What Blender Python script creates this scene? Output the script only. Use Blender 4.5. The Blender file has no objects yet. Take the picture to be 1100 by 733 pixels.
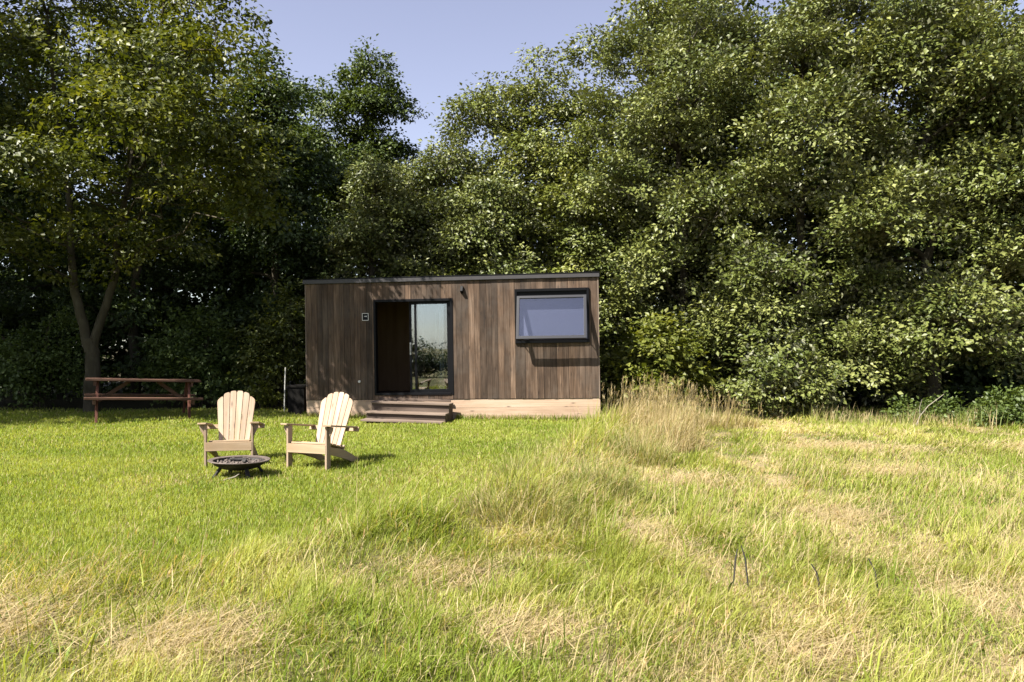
import bpy, bmesh, math, random
import numpy as np
from mathutils import Vector, Matrix, Euler

scene = bpy.context.scene
COL = scene.collection
R = math.radians
EYE = 1.63

# ------------------------------------------------------------------ helpers
def tag(o, label=None, cat=None, group=None, kind=None):
    if label: o['label'] = label
    if cat: o['category'] = cat
    if group: o['group'] = group
    if kind: o['kind'] = kind
    return o

def empty(name, loc=(0, 0, 0), rot=(0, 0, 0)):
    o = bpy.data.objects.new(name, None)
    o.empty_display_size = 0.2
    o.location = loc
    o.rotation_euler = rot
    COL.objects.link(o)
    return o

def link_mesh(name, me, mat, parent=None, loc=(0, 0, 0), rot=(0, 0, 0)):
    me.materials.append(mat)
    o = bpy.data.objects.new(name, me)
    o.location = loc
    o.rotation_euler = rot
    COL.objects.link(o)
    if parent is not None:
        o.parent = parent
    return o

def copy_tree(o, parent=None):
    c = o.copy()
    COL.objects.link(c)
    if parent is not None:
        c.parent = parent
    for ch in list(o.children):
        copy_tree(ch, c)
    return c

class MB:
    """collects simple solids and links them as one mesh; every solid gets its own random number in 'rnd'"""
    def __init__(self, seed=1):
        self.bm = bmesh.new()
        self.lay = self.bm.verts.layers.float_color.new('rnd')
        self.rng = random.Random(seed)
    def _paint(self, verts, c=None):
        if c is None:
            c = (self.rng.random(), self.rng.random(), self.rng.random(), 1)
        for v in verts:
            v[self.lay] = c
    def _merge(self, tmp, c=None):
        m = {}
        for v in tmp.verts:
            m[v] = self.bm.verts.new(v.co)
        for f in tmp.faces:
            try:
                self.bm.faces.new([m[v] for v in f.verts])
            except ValueError:
                pass
        self._paint(m.values(), c)
        tmp.free()
    def box(self, x0, x1, y0, y1, z0, z1, bev=0.0, mat=None, c=None):
        t = bmesh.new()
        bmesh.ops.create_cube(t, size=1)
        for v in t.verts:
            v.co = Vector(((x0 + x1) / 2 + v.co.x * (x1 - x0), (y0 + y1) / 2 + v.co.y * (y1 - y0), (z0 + z1) / 2 + v.co.z * (z1 - z0)))
        if bev:
            bmesh.ops.bevel(t, geom=list(t.edges), offset=bev, segments=2, affect='EDGES', profile=0.6)
        if mat is not None:
            bmesh.ops.transform(t, matrix=mat, verts=t.verts)
        self._merge(t, c)
        return self
    def bar(self, p0, p1, w, d, bev=0.004, up=(0, 0, 1), c=None):
        """box from p0 to p1; w across, d along 'up'"""
        p0, p1 = Vector(p0), Vector(p1)
        a = (p1 - p0); L = a.length; a.normalize()
        s = a.cross(Vector(up)).normalized()
        n = s.cross(a).normalized()
        M = Matrix(((a.x, s.x, n.x, 0), (a.y, s.y, n.y, 0), (a.z, s.z, n.z, 0), (0, 0, 0, 1)))
        M.translation = (p0 + p1) / 2
        return self.box(-L / 2, L / 2, -w / 2, w / 2, -d / 2, d / 2, bev, M, c)
    def prism(self, outline, y0, y1, mat=None, bev=0.0, c=None):
        """outline in x,z extruded from y0 to y1"""
        t = bmesh.new()
        a = [t.verts.new((x, y0, z)) for x, z in outline]
        b = [t.verts.new((x, y1, z)) for x, z in outline]
        t.faces.new(a); t.faces.new(list(reversed(b)))
        n = len(a)
        for i in range(n):
            j = (i + 1) % n
            t.faces.new([a[j], a[i], b[i], b[j]])
        bmesh.ops.recalc_face_normals(t, faces=t.faces)
        if bev:
            bmesh.ops.bevel(t, geom=[e for e in t.edges if e.calc_face_angle(0) > 0.9], offset=bev, segments=1, affect='EDGES')
        if mat is not None:
            bmesh.ops.transform(t, matrix=mat, verts=t.verts)
        self._merge(t, c)
        return self
    def lathe(self, prof, n=40, centre=(0, 0, 0), wob=0.0, c=None):
        t = bmesh.new()
        rings = []
        for r, z in prof:
            if r < 1e-4:
                rings.append([t.verts.new((centre[0], centre[1], centre[2] + z))])
            else:
                ring = []
                for k in range(n):
                    a = 2 * math.pi * k / n
                    q = r * (1 + wob * math.sin(3 * a + r * 9))
                    ring.append(t.verts.new((centre[0] + q * math.cos(a), centre[1] + q * math.sin(a), centre[2] + z)))
                rings.append(ring)
        for A, B in zip(rings, rings[1:]):
            if len(A) == 1 and len(B) == 1: continue
            for k in range(n):
                j = (k + 1) % n
                if len(A) == 1: t.faces.new([A[0], B[k], B[j]])
                elif len(B) == 1: t.faces.new([A[k], B[0], A[j]])
                else: t.faces.new([A[k], B[k], B[j], A[j]])
        bmesh.ops.recalc_face_normals(t, faces=t.faces)
        self._merge(t, c)
        return self
    def tube(self, pts, rad, n=8, c=None):
        t = bmesh.new()
        pts = [Vector(p) for p in pts]
        rings = []
        for i, p in enumerate(pts):
            a = (pts[min(i + 1, len(pts) - 1)] - pts[max(i - 1, 0)]).normalized()
            s = a.cross(Vector((0.31, 0.95, 0.07))).normalized()
            q = s.cross(a)
            r = rad[i] if isinstance(rad, (list, tuple)) else rad
            rings.append([t.verts.new(p + s * (r * math.cos(2 * math.pi * k / n)) + q * (r * math.sin(2 * math.pi * k / n))) for k in range(n)])
        for A, B in zip(rings, rings[1:]):
            for k in range(n):
                j = (k + 1) % n
                t.faces.new([A[k], A[j], B[j], B[k]])
        t.faces.new(rings[0]); t.faces.new(list(reversed(rings[-1])))
        bmesh.ops.recalc_face_normals(t, faces=t.faces)
        self._merge(t, c)
        return self
    def build(self, name, mat, parent=None, smooth=None, loc=(0, 0, 0), rot=(0, 0, 0)):
        me = bpy.data.meshes.new(name)
        self.bm.to_mesh(me)
        self.bm.free()
        if smooth:
            me.polygons.foreach_set('use_smooth', [True] * len(me.polygons))
            try: me.set_sharp_from_angle(angle=R(smooth))
            except Exception: pass
        return link_mesh(name, me, mat, parent, loc, rot)

def np_mesh(name, verts, quads=None, tris=None, col=None, smooth=False):
    """fast mesh from numpy arrays; col is one colour per vertex"""
    me = bpy.data.meshes.new(name)
    nv = len(verts)
    nq = 0 if quads is None else len(quads)
    nt = 0 if tris is None else len(tris)
    me.vertices.add(nv)
    me.vertices.foreach_set('co', np.ascontiguousarray(verts, dtype=np.float32).ravel())
    loops = []
    if nq: loops.append(quads.ravel())
    if nt: loops.append(tris.ravel())
    loops = np.concatenate(loops).astype(np.int32)
    me.loops.add(len(loops))
    me.loops.foreach_set('vertex_index', loops)
    me.polygons.add(nq + nt)
    starts = np.concatenate([np.arange(nq) * 4, nq * 4 + np.arange(nt) * 3]).astype(np.int32)
    me.polygons.foreach_set('loop_start', starts)
    if smooth:
        me.polygons.foreach_set('use_smooth', np.ones(nq + nt, dtype=bool))
    if col is not None:
        at = me.attributes.new('col', 'FLOAT_COLOR', 'POINT')
        c4 = np.ones((nv, 4), dtype=np.float32)
        c4[:, :3] = col
        at.data.foreach_set('color', c4.ravel())
    me.update(calc_edges=True)
    me.validate()
    return me

def hash2(ix, iy, seed):
    h = (ix.astype(np.int64) * 374761393 + iy.astype(np.int64) * 668265263 + seed * 974711) & 0x7fffffff
    h = ((h ^ (h >> 13)) * 1274126177) & 0x7fffffff
    return ((h ^ (h >> 16)) & 0xffff) / 65535.0

def vnoise(x, y, scale, seed=0):
    x = np.asarray(x, dtype=float) / scale; y = np.asarray(y, dtype=float) / scale
    ix = np.floor(x); iy = np.floor(y)
    fx = x - ix; fy = y - iy
    fx = fx * fx * (3 - 2 * fx); fy = fy * fy * (3 - 2 * fy)
    a = hash2(ix, iy, seed); b = hash2(ix + 1, iy, seed); c = hash2(ix, iy + 1, seed); d = hash2(ix + 1, iy + 1, seed)
    return (a * (1 - fx) + b * fx) * (1 - fy) + (c * (1 - fx) + d * fx) * fy

def fbm(x, y, scale, seed=0):
    return 0.55 * vnoise(x, y, scale, seed) + 0.3 * vnoise(x, y, scale * 0.45, seed + 7) + 0.15 * vnoise(x, y, scale * 0.2, seed + 13)

def sstep(a, b, v):
    t = np.clip((v - a) / (b - a), 0, 1)
    return t * t * (3 - 2 * t)

# ------------------------------------------------------------------ materials
def new_mat(name):
    m = bpy.data.materials.new(name)
    m.use_nodes = True
    nt = m.node_tree
    nt.nodes.clear()
    out = nt.nodes.new('ShaderNodeOutputMaterial')
    return m, nt, out

def N(nt, typ, **kw):
    n = nt.nodes.new(typ)
    for k, v in kw.items():
        if k in n.inputs: n.inputs[k].default_value = v
        else: setattr(n, k, v)
    return n

def ramp(nt, stops):
    n = nt.nodes.new('ShaderNodeValToRGB')
    e = n.color_ramp.elements
    while len(e) < len(stops): e.new(0.5)
    for i, (p, c) in enumerate(stops):
        e[i].position = p
        e[i].color = (*c, 1) if len(c) == 3 else c
    return n

def wood_mat(name, dark, mid, light, axis='Z', grain=26, rough=0.75, board_var=0.5, knots=True, bump=0.25, weather=0.0, wcol=(0.27, 0.25, 0.23)):
    m, nt, out = new_mat(name)
    L = nt.links.new
    tc = N(nt, 'ShaderNodeTexCoord')
    at = N(nt, 'ShaderNodeAttribute', attribute_name='rnd')
    off = N(nt, 'ShaderNodeVectorMath', operation='MULTIPLY_ADD')
    off.inputs[1].default_value = (7.3, 5.1, 3.7)
    L(at.outputs['Color'], off.inputs[0]); L(tc.outputs['Object'], off.inputs[2])
    mp = N(nt, 'ShaderNodeMapping')
    s = [grain, grain, grain]
    s['XYZ'.index(axis)] = grain * 0.045
    mp.inputs['Scale'].default_value = s
    L(off.outputs[0], mp.inputs['Vector'])
    n1 = N(nt, 'ShaderNodeTexNoise', Scale=1.0, Detail=7.0, Roughness=0.65, Distortion=0.6)
    L(mp.outputs[0], n1.inputs['Vector'])
    mp2 = N(nt, 'ShaderNodeMapping')
    s2 = [5.0, 5.0, 5.0]; s2['XYZ'.index(axis)] = 0.9
    mp2.inputs['Scale'].default_value = s2
    L(off.outputs[0], mp2.inputs['Vector'])
    n2 = N(nt, 'ShaderNodeTexNoise', Scale=1.0, Detail=4.0, Roughness=0.6)
    L(mp2.outputs[0], n2.inputs['Vector'])
    rp = ramp(nt, [(0.34, dark), (0.5, mid), (0.68, light)])
    add = N(nt, 'ShaderNodeMath', operation='MULTIPLY_ADD'); add.inputs[1].default_value = 0.5
    L(n1.outputs['Fac'], add.inputs[0])
    mul = N(nt, 'ShaderNodeMath', operation='MULTIPLY'); mul.inputs[1].default_value = 0.5
    L(n2.outputs['Fac'], mul.inputs[0]); L(mul.outputs[0], add.inputs[2])
    L(add.outputs[0], rp.inputs[0])
    # board to board variation
    sep = N(nt, 'ShaderNodeSeparateColor'); L(at.outputs['Color'], sep.inputs[0])
    mr = N(nt, 'ShaderNodeMapRange'); mr.inputs['To Min'].default_value = 1 - board_var * 0.5; mr.inputs['To Max'].default_value = 1 + board_var * 0.5
    L(sep.outputs[0], mr.inputs['Value'])
    mx = N(nt, 'ShaderNodeVectorMath', operation='SCALE')
    L(rp.outputs['Color'], mx.inputs[0]); L(mr.outputs[0], mx.inputs['Scale'])
    last = mx.outputs[0]
    if knots:
        mp3 = N(nt, 'ShaderNodeMapping')
        s3 = [9.0, 9.0, 9.0]; s3['XYZ'.index(axis)] = 2.6
        mp3.inputs['Scale'].default_value = s3
        L(off.outputs[0], mp3.inputs['Vector'])
        vo = N(nt, 'ShaderNodeTexVoronoi', Scale=1.0, Randomness=1.0)
        L(mp3.outputs[0], vo.inputs['Vector'])
        kr = ramp(nt, [(0.06, (0.25, 0.25, 0.25)), (0.13, (0.75, 0.75, 0.75)), (0.2, (1, 1, 1))])
        L(vo.outputs['Distance'], kr.inputs[0])
        mk = N(nt, 'ShaderNodeMix', data_type='RGBA', blend_type='MULTIPLY'); mk.inputs[0].default_value = 0.8
        L(last, mk.inputs[6]); L(kr.outputs['Color'], mk.inputs[7])
        last = mk.outputs[2]
    if weather:
        nw = N(nt, 'ShaderNodeTexNoise', Scale=1.3, Detail=6.0, Roughness=0.7)
        L(tc.outputs['Object'], nw.inputs['Vector'])
        wr = ramp(nt, [(0.45, (0, 0, 0)), (0.7, (1, 1, 1))]); L(nw.outputs['Fac'], wr.inputs[0])
        wm = N(nt, 'ShaderNodeMath', operation='MULTIPLY'); wm.inputs[1].default_value = weather
        L(wr.outputs['Color'], wm.inputs[0])
        mw = N(nt, 'ShaderNodeMix', data_type='RGBA'); mw.inputs[7].default_value = (*wcol, 1)
        L(wm.outputs[0], mw.inputs[0]); L(last, mw.inputs[6])
        last = mw.outputs[2]
    b = N(nt, 'ShaderNodeBsdfPrincipled', Roughness=rough)
    b.inputs['Specular IOR Level'].default_value = 0.25
    L(last, b.inputs['Base Color'])
    bp = N(nt, 'ShaderNodeBump', Strength=bump, Distance=0.006)
    L(n1.outputs['Fac'], bp.inputs['Height']); L(bp.outputs[0], b.inputs['Normal'])
    L(b.outputs[0], out.inputs[0])
    return m

def plain_mat(name, col, rough=0.5, metal=0.0, var=0.25, scale=14.0, spec=0.5, bump=0.0):
    m, nt, out = new_mat(name)
    L = nt.links.new
    tc = N(nt, 'ShaderNodeTexCoord')
    n1 = N(nt, 'ShaderNodeTexNoise', Scale=scale, Detail=6.0, Roughness=0.65)
    L(tc.outputs['Object'], n1.inputs['Vector'])
    lo = tuple(c * (1 - var) for c in col); hi = tuple(min(1, c * (1 + var)) for c in col)
    rp = ramp(nt, [(0.3, lo), (0.7, hi)])
    L(n1.outputs['Fac'], rp.inputs[0])
    b = N(nt, 'ShaderNodeBsdfPrincipled', Roughness=rough, Metallic=metal)
    b.inputs['Specular IOR Level'].default_value = spec
    L(rp.outputs['Color'], b.inputs['Base Color'])
    if bump:
        bp = N(nt, 'ShaderNodeBump', Strength=bump, Distance=0.01)
        L(n1.outputs['Fac'], bp.inputs['Height']); L(bp.outputs[0], b.inputs['Normal'])
    L(b.outputs[0], out.inputs[0])
    return m

def leaf_mat(name, transl=0.35, under=None, rough=0.5, spec=0.3):
    """leaf colour from 'col'; under = colour of the pale underside"""
    m, nt, out = new_mat(name)
    L = nt.links.new
    at = N(nt, 'ShaderNodeAttribute', attribute_name='col')
    last = at.outputs['Color']
    if under:
        ge = N(nt, 'ShaderNodeNewGeometry')
        mx = N(nt, 'ShaderNodeMix', data_type='RGBA')
        mx.inputs[7].default_value = (*under, 1)
        L(ge.outputs['Backfacing'], mx.inputs[0]); L(last, mx.inputs[6])
        last = mx.outputs[2]
    b = N(nt, 'ShaderNodeBsdfPrincipled', Roughness=rough)
    b.inputs['Specular IOR Level'].default_value = spec
    L(last, b.inputs['Base Color'])
    t = N(nt, 'ShaderNodeBsdfTranslucent')
    tint = N(nt, 'ShaderNodeMix', data_type='RGBA', blend_type='MULTIPLY'); tint.inputs[0].default_value = 1.0
    tint.inputs[7].default_value = (1.35, 1.3, 0.45, 1)
    L(at.outputs['Color'], tint.inputs[6]); L(tint.outputs[2], t.inputs['Color'])
    ms = N(nt, 'ShaderNodeMixShader'); ms.inputs[0].default_value = transl
    L(b.outputs[0], ms.inputs[1]); L(t.outputs[0], ms.inputs[2])
    L(ms.outputs[0], out.inputs[0])
    return m

def glass_mat(name, refl_min=0.12, tint=(0.8, 0.83, 0.85), coat=(0.95, 0.96, 1.0)):
    """thin coated glazing: a clear sheet with a mirror-like coating"""
    m, nt, out = new_mat(name)
    L = nt.links.new
    tr = N(nt, 'ShaderNodeBsdfTransparent'); tr.inputs[0].default_value = (*tint, 1)
    gl = N(nt, 'ShaderNodeBsdfGlossy', Roughness=0.008); gl.inputs['Color'].default_value = (*coat, 1)
    tc = N(nt, 'ShaderNodeTexCoord')
    nz = N(nt, 'ShaderNodeTexNoise', Scale=1.6, Detail=1.0); L(tc.outputs['Object'], nz.inputs['Vector'])
    bp = N(nt, 'ShaderNodeBump', Strength=0.03, Distance=0.02); L(nz.outputs['Fac'], bp.inputs['Height']); L(bp.outputs[0], gl.inputs['Normal'])
    fr = N(nt, 'ShaderNodeLayerWeight', Blend=0.2)
    mr = N(nt, 'ShaderNodeMapRange'); mr.inputs['To Min'].default_value = refl_min; mr.inputs['To Max'].default_value = 1.0
    L(fr.outputs['Facing'], mr.inputs['Value'])
    ms = N(nt, 'ShaderNodeMixShader')
    L(mr.outputs[0], ms.inputs[0]); L(tr.outputs[0], ms.inputs[1]); L(gl.outputs[0], ms.inputs[2])
    L(ms.outputs[0], out.inputs[0])
    return m

def bark_mat(name, a, b_, c):
    m, nt, out = new_mat(name)
    L = nt.links.new
    tc = N(nt, 'ShaderNodeTexCoord')
    mp = N(nt, 'ShaderNodeMapping'); mp.inputs['Scale'].default_value = (14, 14, 3.2)
    L(tc.outputs['Object'], mp.inputs['Vector'])
    n1 = N(nt, 'ShaderNodeTexNoise', Scale=1.0, Detail=8.0, Roughness=0.7, Distortion=0.5); L(mp.outputs[0], n1.inputs['Vector'])
    n2 = N(nt, 'ShaderNodeTexNoise', Scale=2.2, Detail=3.0); L(tc.outputs['Object'], n2.inputs['Vector'])
    ad = N(nt, 'ShaderNodeMath', operation='ADD'); L(n1.outputs['Fac'], ad.inputs[0]); L(n2.outputs['Fac'], ad.inputs[1])
    hf = N(nt, 'ShaderNodeMath', operation='MULTIPLY'); hf.inputs[1].default_value = 0.5; L(ad.outputs[0], hf.inputs[0])
    rp = ramp(nt, [(0.3, a), (0.5, b_), (0.7, c)]); L(hf.outputs[0], rp.inputs[0])
    b = N(nt, 'ShaderNodeBsdfPrincipled', Roughness=0.9); b.inputs['Specular IOR Level'].default_value = 0.15
    L(rp.outputs['Color'], b.inputs['Base Color'])
    bp = N(nt, 'ShaderNodeBump', Strength=0.8, Distance=0.03); L(n1.outputs['Fac'], bp.inputs['Height']); L(bp.outputs[0], b.inputs['Normal'])
    L(b.outputs[0], out.inputs[0])
    return m

M = {}
M['clad'] = wood_mat('larch_cladding', (0.019, 0.0115, 0.0075), (0.058, 0.036, 0.0225), (0.138, 0.095, 0.067), 'Z', 30, board_var=1.0, bump=0.6, weather=0.3, wcol=(0.10, 0.088, 0.076))
M['trim'] = wood_mat('corner_timber', (0.08, 0.055, 0.04), (0.12, 0.09, 0.07), (0.18, 0.14, 0.11), 'Z', 30, board_var=0.2)
M['skirt'] = wood_mat('skirt_timber', (0.25, 0.165, 0.11), (0.33, 0.24, 0.17), (0.39, 0.295, 0.225), 'X', 22, board_var=0.2)
M['step'] = wood_mat('step_timber', (0.036, 0.025, 0.018), (0.07, 0.05, 0.038), (0.12, 0.09, 0.072), 'X', 24, board_var=0.3)
M['tread'] = wood_mat('tread_timber', (0.075, 0.053, 0.04), (0.14, 0.105, 0.082), (0.21, 0.165, 0.135), 'X', 24, board_var=0.3)
M['chair_x'] = wood_mat('chair_timber_across', (0.22, 0.15, 0.088), (0.30, 0.215, 0.135), (0.37, 0.285, 0.195), 'X', 26, board_var=0.25, bump=0.2, weather=0.45, wcol=(0.20, 0.155, 0.115))
M['chair_z'] = wood_mat('chair_timber_up', (0.235, 0.155, 0.10), (0.30, 0.22, 0.155), (0.37, 0.29, 0.225), 'Z', 26, board_var=0.25, bump=0.2, weather=0.45, wcol=(0.20, 0.155, 0.115))
M['chair_y'] = wood_mat('chair_timber_along', (0.21, 0.14, 0.082), (0.28, 0.20, 0.125), (0.35, 0.265, 0.18), 'Y', 26, board_var=0.25, bump=0.2, weather=0.45, wcol=(0.20, 0.155, 0.115))
M['table_x'] = wood_mat('table_timber_across', (0.042, 0.021, 0.013), (0.074, 0.038, 0.024), (0.115, 0.066, 0.045), 'X', 24, board_var=0.3)
M['table_z'] = wood_mat('table_timber_up', (0.045, 0.016, 0.01), (0.08, 0.03, 0.019), (0.12, 0.052, 0.034), 'Z', 24, board_var=0.3)
M['ply'] = wood_mat('interior_ply', (0.13, 0.078, 0.038), (0.17, 0.105, 0.055), (0.2, 0.13, 0.07), 'Z', 8, board_var=0.1, knots=False, bump=0.05)
M['floorboards'] = wood_mat('interior_floor', (0.05, 0.035, 0.025), (0.07, 0.05, 0.035), (0.09, 0.06, 0.045), 'X', 14, board_var=0.2)
M['black'] = plain_mat('black_aluminium', (0.0028, 0.003, 0.004), 0.5, 0.0, 0.2, 30, 0.12)
M['anthracite'] = plain_mat('grey_sash_coating', (0.014, 0.0145, 0.019), 0.4, 0.0, 0.1, 30, 0.35)
M['fascia'] = plain_mat('grey_fascia', (0.034, 0.032, 0.034), 0.5, 0.0, 0.15, 5, 0.35)
M['roofing'] = plain_mat('roof_membrane', (0.03, 0.03, 0.032), 0.8, 0.0, 0.3, 5)
M['backing'] = plain_mat('dark_wall_backing', (0.02, 0.014, 0.011), 0.9)
M['white'] = plain_mat('white_plastic', (0.5, 0.49, 0.47), 0.4, 0.0, 0.05)
M['steel'] = plain_mat('dull_steel', (0.32, 0.32, 0.31), 0.35, 0.9, 0.2, 40)
M['galv'] = plain_mat('weathered_stake', (0.36, 0.36, 0.33), 0.6, 0.2, 0.2, 20)
M['iron'] = plain_mat('sooty_iron', (0.014, 0.0115, 0.0105), 0.65, 0.3, 0.6, 18, bump=0.2)
M['rust'] = plain_mat('rusty_rim', (0.085, 0.066, 0.056), 0.7, 0.1, 0.5, 22, bump=0.2)
M['ash'] = plain_mat('grey_ash', (0.095, 0.077, 0.065), 0.95, 0.0, 0.7, 26, bump=0.8)
M['char'] = plain_mat('charred_wood', (0.02, 0.018, 0.016), 0.85, 0.0, 0.5, 30, bump=0.5)
M['crate'] = plain_mat('dark_box_paint', (0.005, 0.0045, 0.004), 0.8, 0.0, 0.35, 9, 0.1)
M['curtain'] = plain_mat('pale_curtain', (0.3, 0.3, 0.31), 0.9, 0.0, 0.08)
M['blind'] = plain_mat('grey_blind', (0.045, 0.052, 0.09), 0.9, 0.0, 0.06)
M['bark'] = bark_mat('grey_bark', (0.022, 0.019, 0.013), (0.05, 0.043, 0.03), (0.085, 0.075, 0.055))
M['bark_light'] = bark_mat('olive_bark', (0.02, 0.017, 0.010), (0.045, 0.039, 0.025), (0.08, 0.07, 0.047))
M['bark_tan'] = bark_mat('tan_bark', (0.07, 0.043, 0.026), (0.13, 0.08, 0.048), (0.19, 0.125, 0.08))
M['twig'] = plain_mat('bleached_twig', (0.17, 0.15, 0.12), 0.9, 0.0, 0.3, 10)
M['leaf_pale'] = leaf_mat('pale_backed_leaf', 0.13, (0.18, 0.186, 0.115), 0.45, 0.3)
M['leaf'] = leaf_mat('green_leaf', 0.33, None, 0.48, 0.35)
M['leaf_dark'] = leaf_mat('dark_leaf', 0.25, None, 0.5, 0.3)
M['grass'] = leaf_mat('grass_blade', 0.42, None, 0.55, 0.2)
M['pane_door'] = glass_mat('door_glazing', 0.17, coat=(0.88, 0.92, 1.0))
M['pane_window'] = glass_mat('window_glazing', 0.10, (0.96, 0.965, 0.97), (0.88, 0.9, 0.97))

# ------------------------------------------------------------------ ground
EDGE = np.array([(-30.0, 4.2), (-3.8, 5.0), (-1.9, 5.6), (-0.6, 6.9), (0.15, 9.6), (0.9, 12.5), (1.85, 16.0), (2.1, 30.0)])  # line between lawn and meadow

def meadow(x, y):
    """0 on the mown lawn, 1 in the rough grass"""
    x = np.asarray(x, float); y = np.asarray(y, float)
    ey = np.interp(x, EDGE[:, 0], EDGE[:, 1], right=200.0)
    wob = (vnoise(x, y, 1.1, 3) - 0.5) * 1.1
    return sstep(-0.5, 0.7, (ey - y) * 0.75 + wob)

def ridge(x, y):
    """low unmown bank running from the cabin's right corner towards the middle of the meadow"""
    x = np.asarray(x, float); y = np.asarray(y, float)
    line = [(-1.3, 5.9), (-.1, 7.0), (.65, 9.5), (1.4, 12.3), (2.3, 15.4)]
    d2 = np.full(np.broadcast(x, y).shape, 1e9)
    for (ax, ay), (bx, by) in zip(line, line[1:]):
        t = np.clip(((x - ax) * (bx - ax) + (y - ay) * (by - ay)) / ((bx - ax) ** 2 + (by - ay) ** 2), 0, 1)
        d2 = np.minimum(d2, (x - ax - t * (bx - ax)) ** 2 + (y - ay - t * (by - ay)) ** 2)
    return np.exp(-d2 / .62 ** 2)

def gz(x, y):
    x = np.asarray(x, float); y = np.asarray(y, float)
    m = meadow(x, y)
    near = sstep(45, 25, np.hypot(x, y))
    z = (fbm(x, y, 5.0, 21) - 0.5) * 0.10 + m * (fbm(x, y, 1.1, 5) - 0.45) * 0.10
    z = z * near * sstep(17.5, 15.0, y * (np.abs(x + 1.4) < 3.6)) + 0.0
    z = z + 0.16 * np.exp(-(((x - 4.6) / 2.6) ** 2 + ((y - 13.4) / 2.4) ** 2))
    z = z + 0.13 * ridge(x, y)
    z = z + 0.05 * sstep(-3.0, -8.0, x) * sstep(12.0, 17.0, y)
    return z

SPOTS = [(2.1, 9.05, .55, .35), (1.2, 6.4, .28, .4), (-1.75, 4.15, .5, .35),  (-.45, 5.35, .4, .2), (4.7, 9.7, .6, .3),
         (4.4, 6.0, .45, .4), (3.2, 4.6, .6, .35), (6.0, 7.2, .8, .45), (7.4, 9.2, .9, .35), (5.1, 11.6, 1.0, .4), (-2.9, 4.4, .4, .3), (1.6, 4.0, .4, .2),
         (0.1, 4.3, .4, .2), (3.1, 7.3, .5, .3), (8.5, 11.8, 1.2, .4), (-3.3, 5.0, .6, .25)]

def straw(x, y):
    x = np.asarray(x, float); y = np.asarray(y, float)
    m = meadow(x, y)
    s = sstep(0.47, 0.70, fbm(x, y * .5, .8, 31) * 0.6 + fbm(x, y * .6, 0.32, 43) * 0.4) * (.5 + .25 * sstep(-1.5, 2.0, x))
    for sx, sy, a, b in SPOTS:
        s = np.maximum(s, 0.95 * np.exp(-(((x - sx) / (a * .8)) ** 2 + ((y - sy + .15 * (x - sx)) / (b * 1.35)) ** 2) * 1.1) * (.55 + .6 * vnoise(x, y, .16, 37)))
    lawn = sstep(0.52, 0.75, fbm(x, y, 1.9, 51)) * 0.30 * sstep(13.0, 8.0, y)
    return np.clip(m * s + (1 - m) * lawn, 0, 1)

def build_ground():
    xs = np.concatenate([np.linspace(-600, -40, 15)[:-1], np.linspace(-40, -18, 23)[:-1], np.linspace(-18, 18, 241), np.linspace(18, 40, 23)[1:], np.linspace(40, 600, 15)[1:]])
    ys = np.concatenate([np.linspace(-600, -20, 15)[:-1], np.linspace(-20, 1.5, 30)[:-1], np.linspace(1.5, 22, 206), np.linspace(22, 45, 24)[1:], np.linspace(45, 600, 15)[1:]])
    X, Y = np.meshgrid(xs, ys)
    Z = gz(X, Y)
    v = np.stack([X.ravel(), Y.ravel(), Z.ravel()], 1)
    nx, ny = len(xs), len(ys)
    i = np.arange(nx - 1)[None, :] + nx * np.arange(ny - 1)[:, None]
    q = np.stack([i, i + 1, i + 1 + nx, i + nx], -1).reshape(-1, 4)
    s = straw(X, Y).ravel()[:, None]
    mm = meadow(X, Y).ravel()[:, None]
    g = np.array([0.10, 0.115, 0.02]) * (1 - mm) + np.array([0.085, 0.085, 0.028]) * mm
    st = np.array([0.34, 0.265, 0.15])
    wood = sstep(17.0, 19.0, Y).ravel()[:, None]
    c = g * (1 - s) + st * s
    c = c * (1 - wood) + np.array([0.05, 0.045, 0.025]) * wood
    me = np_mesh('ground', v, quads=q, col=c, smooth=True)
    m, nt, out = new_mat('meadow_soil')
    L = nt.links.new
    at = N(nt, 'ShaderNodeAttribute', attribute_name='col')
    tc = N(nt, 'ShaderNodeTexCoord')
    n1 = N(nt, 'ShaderNodeTexNoise', Scale=38.0, Detail=6.0, Roughness=0.75); L(tc.outputs['Object'], n1.inputs['Vector'])
    rp = ramp(nt, [(0.3, (0.45, 0.42, 0.4)), (0.55, (1, 1, 1)), (0.75, (1.35, 1.3, 1.2))]); L(n1.outputs['Fac'], rp.inputs[0])
    mx = N(nt, 'ShaderNodeMix', data_type='RGBA', blend_type='MULTIPLY'); mx.inputs[0].default_value = 1
    L(at.outputs['Color'], mx.inputs[6]); L(rp.outputs['Color'], mx.inputs[7])
    b = N(nt, 'ShaderNodeBsdfPrincipled', Roughness=0.95); b.inputs['Specular IOR Level'].default_value = 0.1
    L(mx.outputs[2], b.inputs['Base Color'])
    bp = N(nt, 'ShaderNodeBump', Strength=0.8, Distance=0.03); L(n1.outputs['Fac'], bp.inputs['Height']); L(bp.outputs[0], b.inputs['Normal'])
    L(b.outputs[0], out.inputs[0])
    o = link_mesh('ground', me, m)
    tag(o, 'grassy field ground running under the lawn, rough meadow and trees', 'ground', kind='structure')

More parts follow.
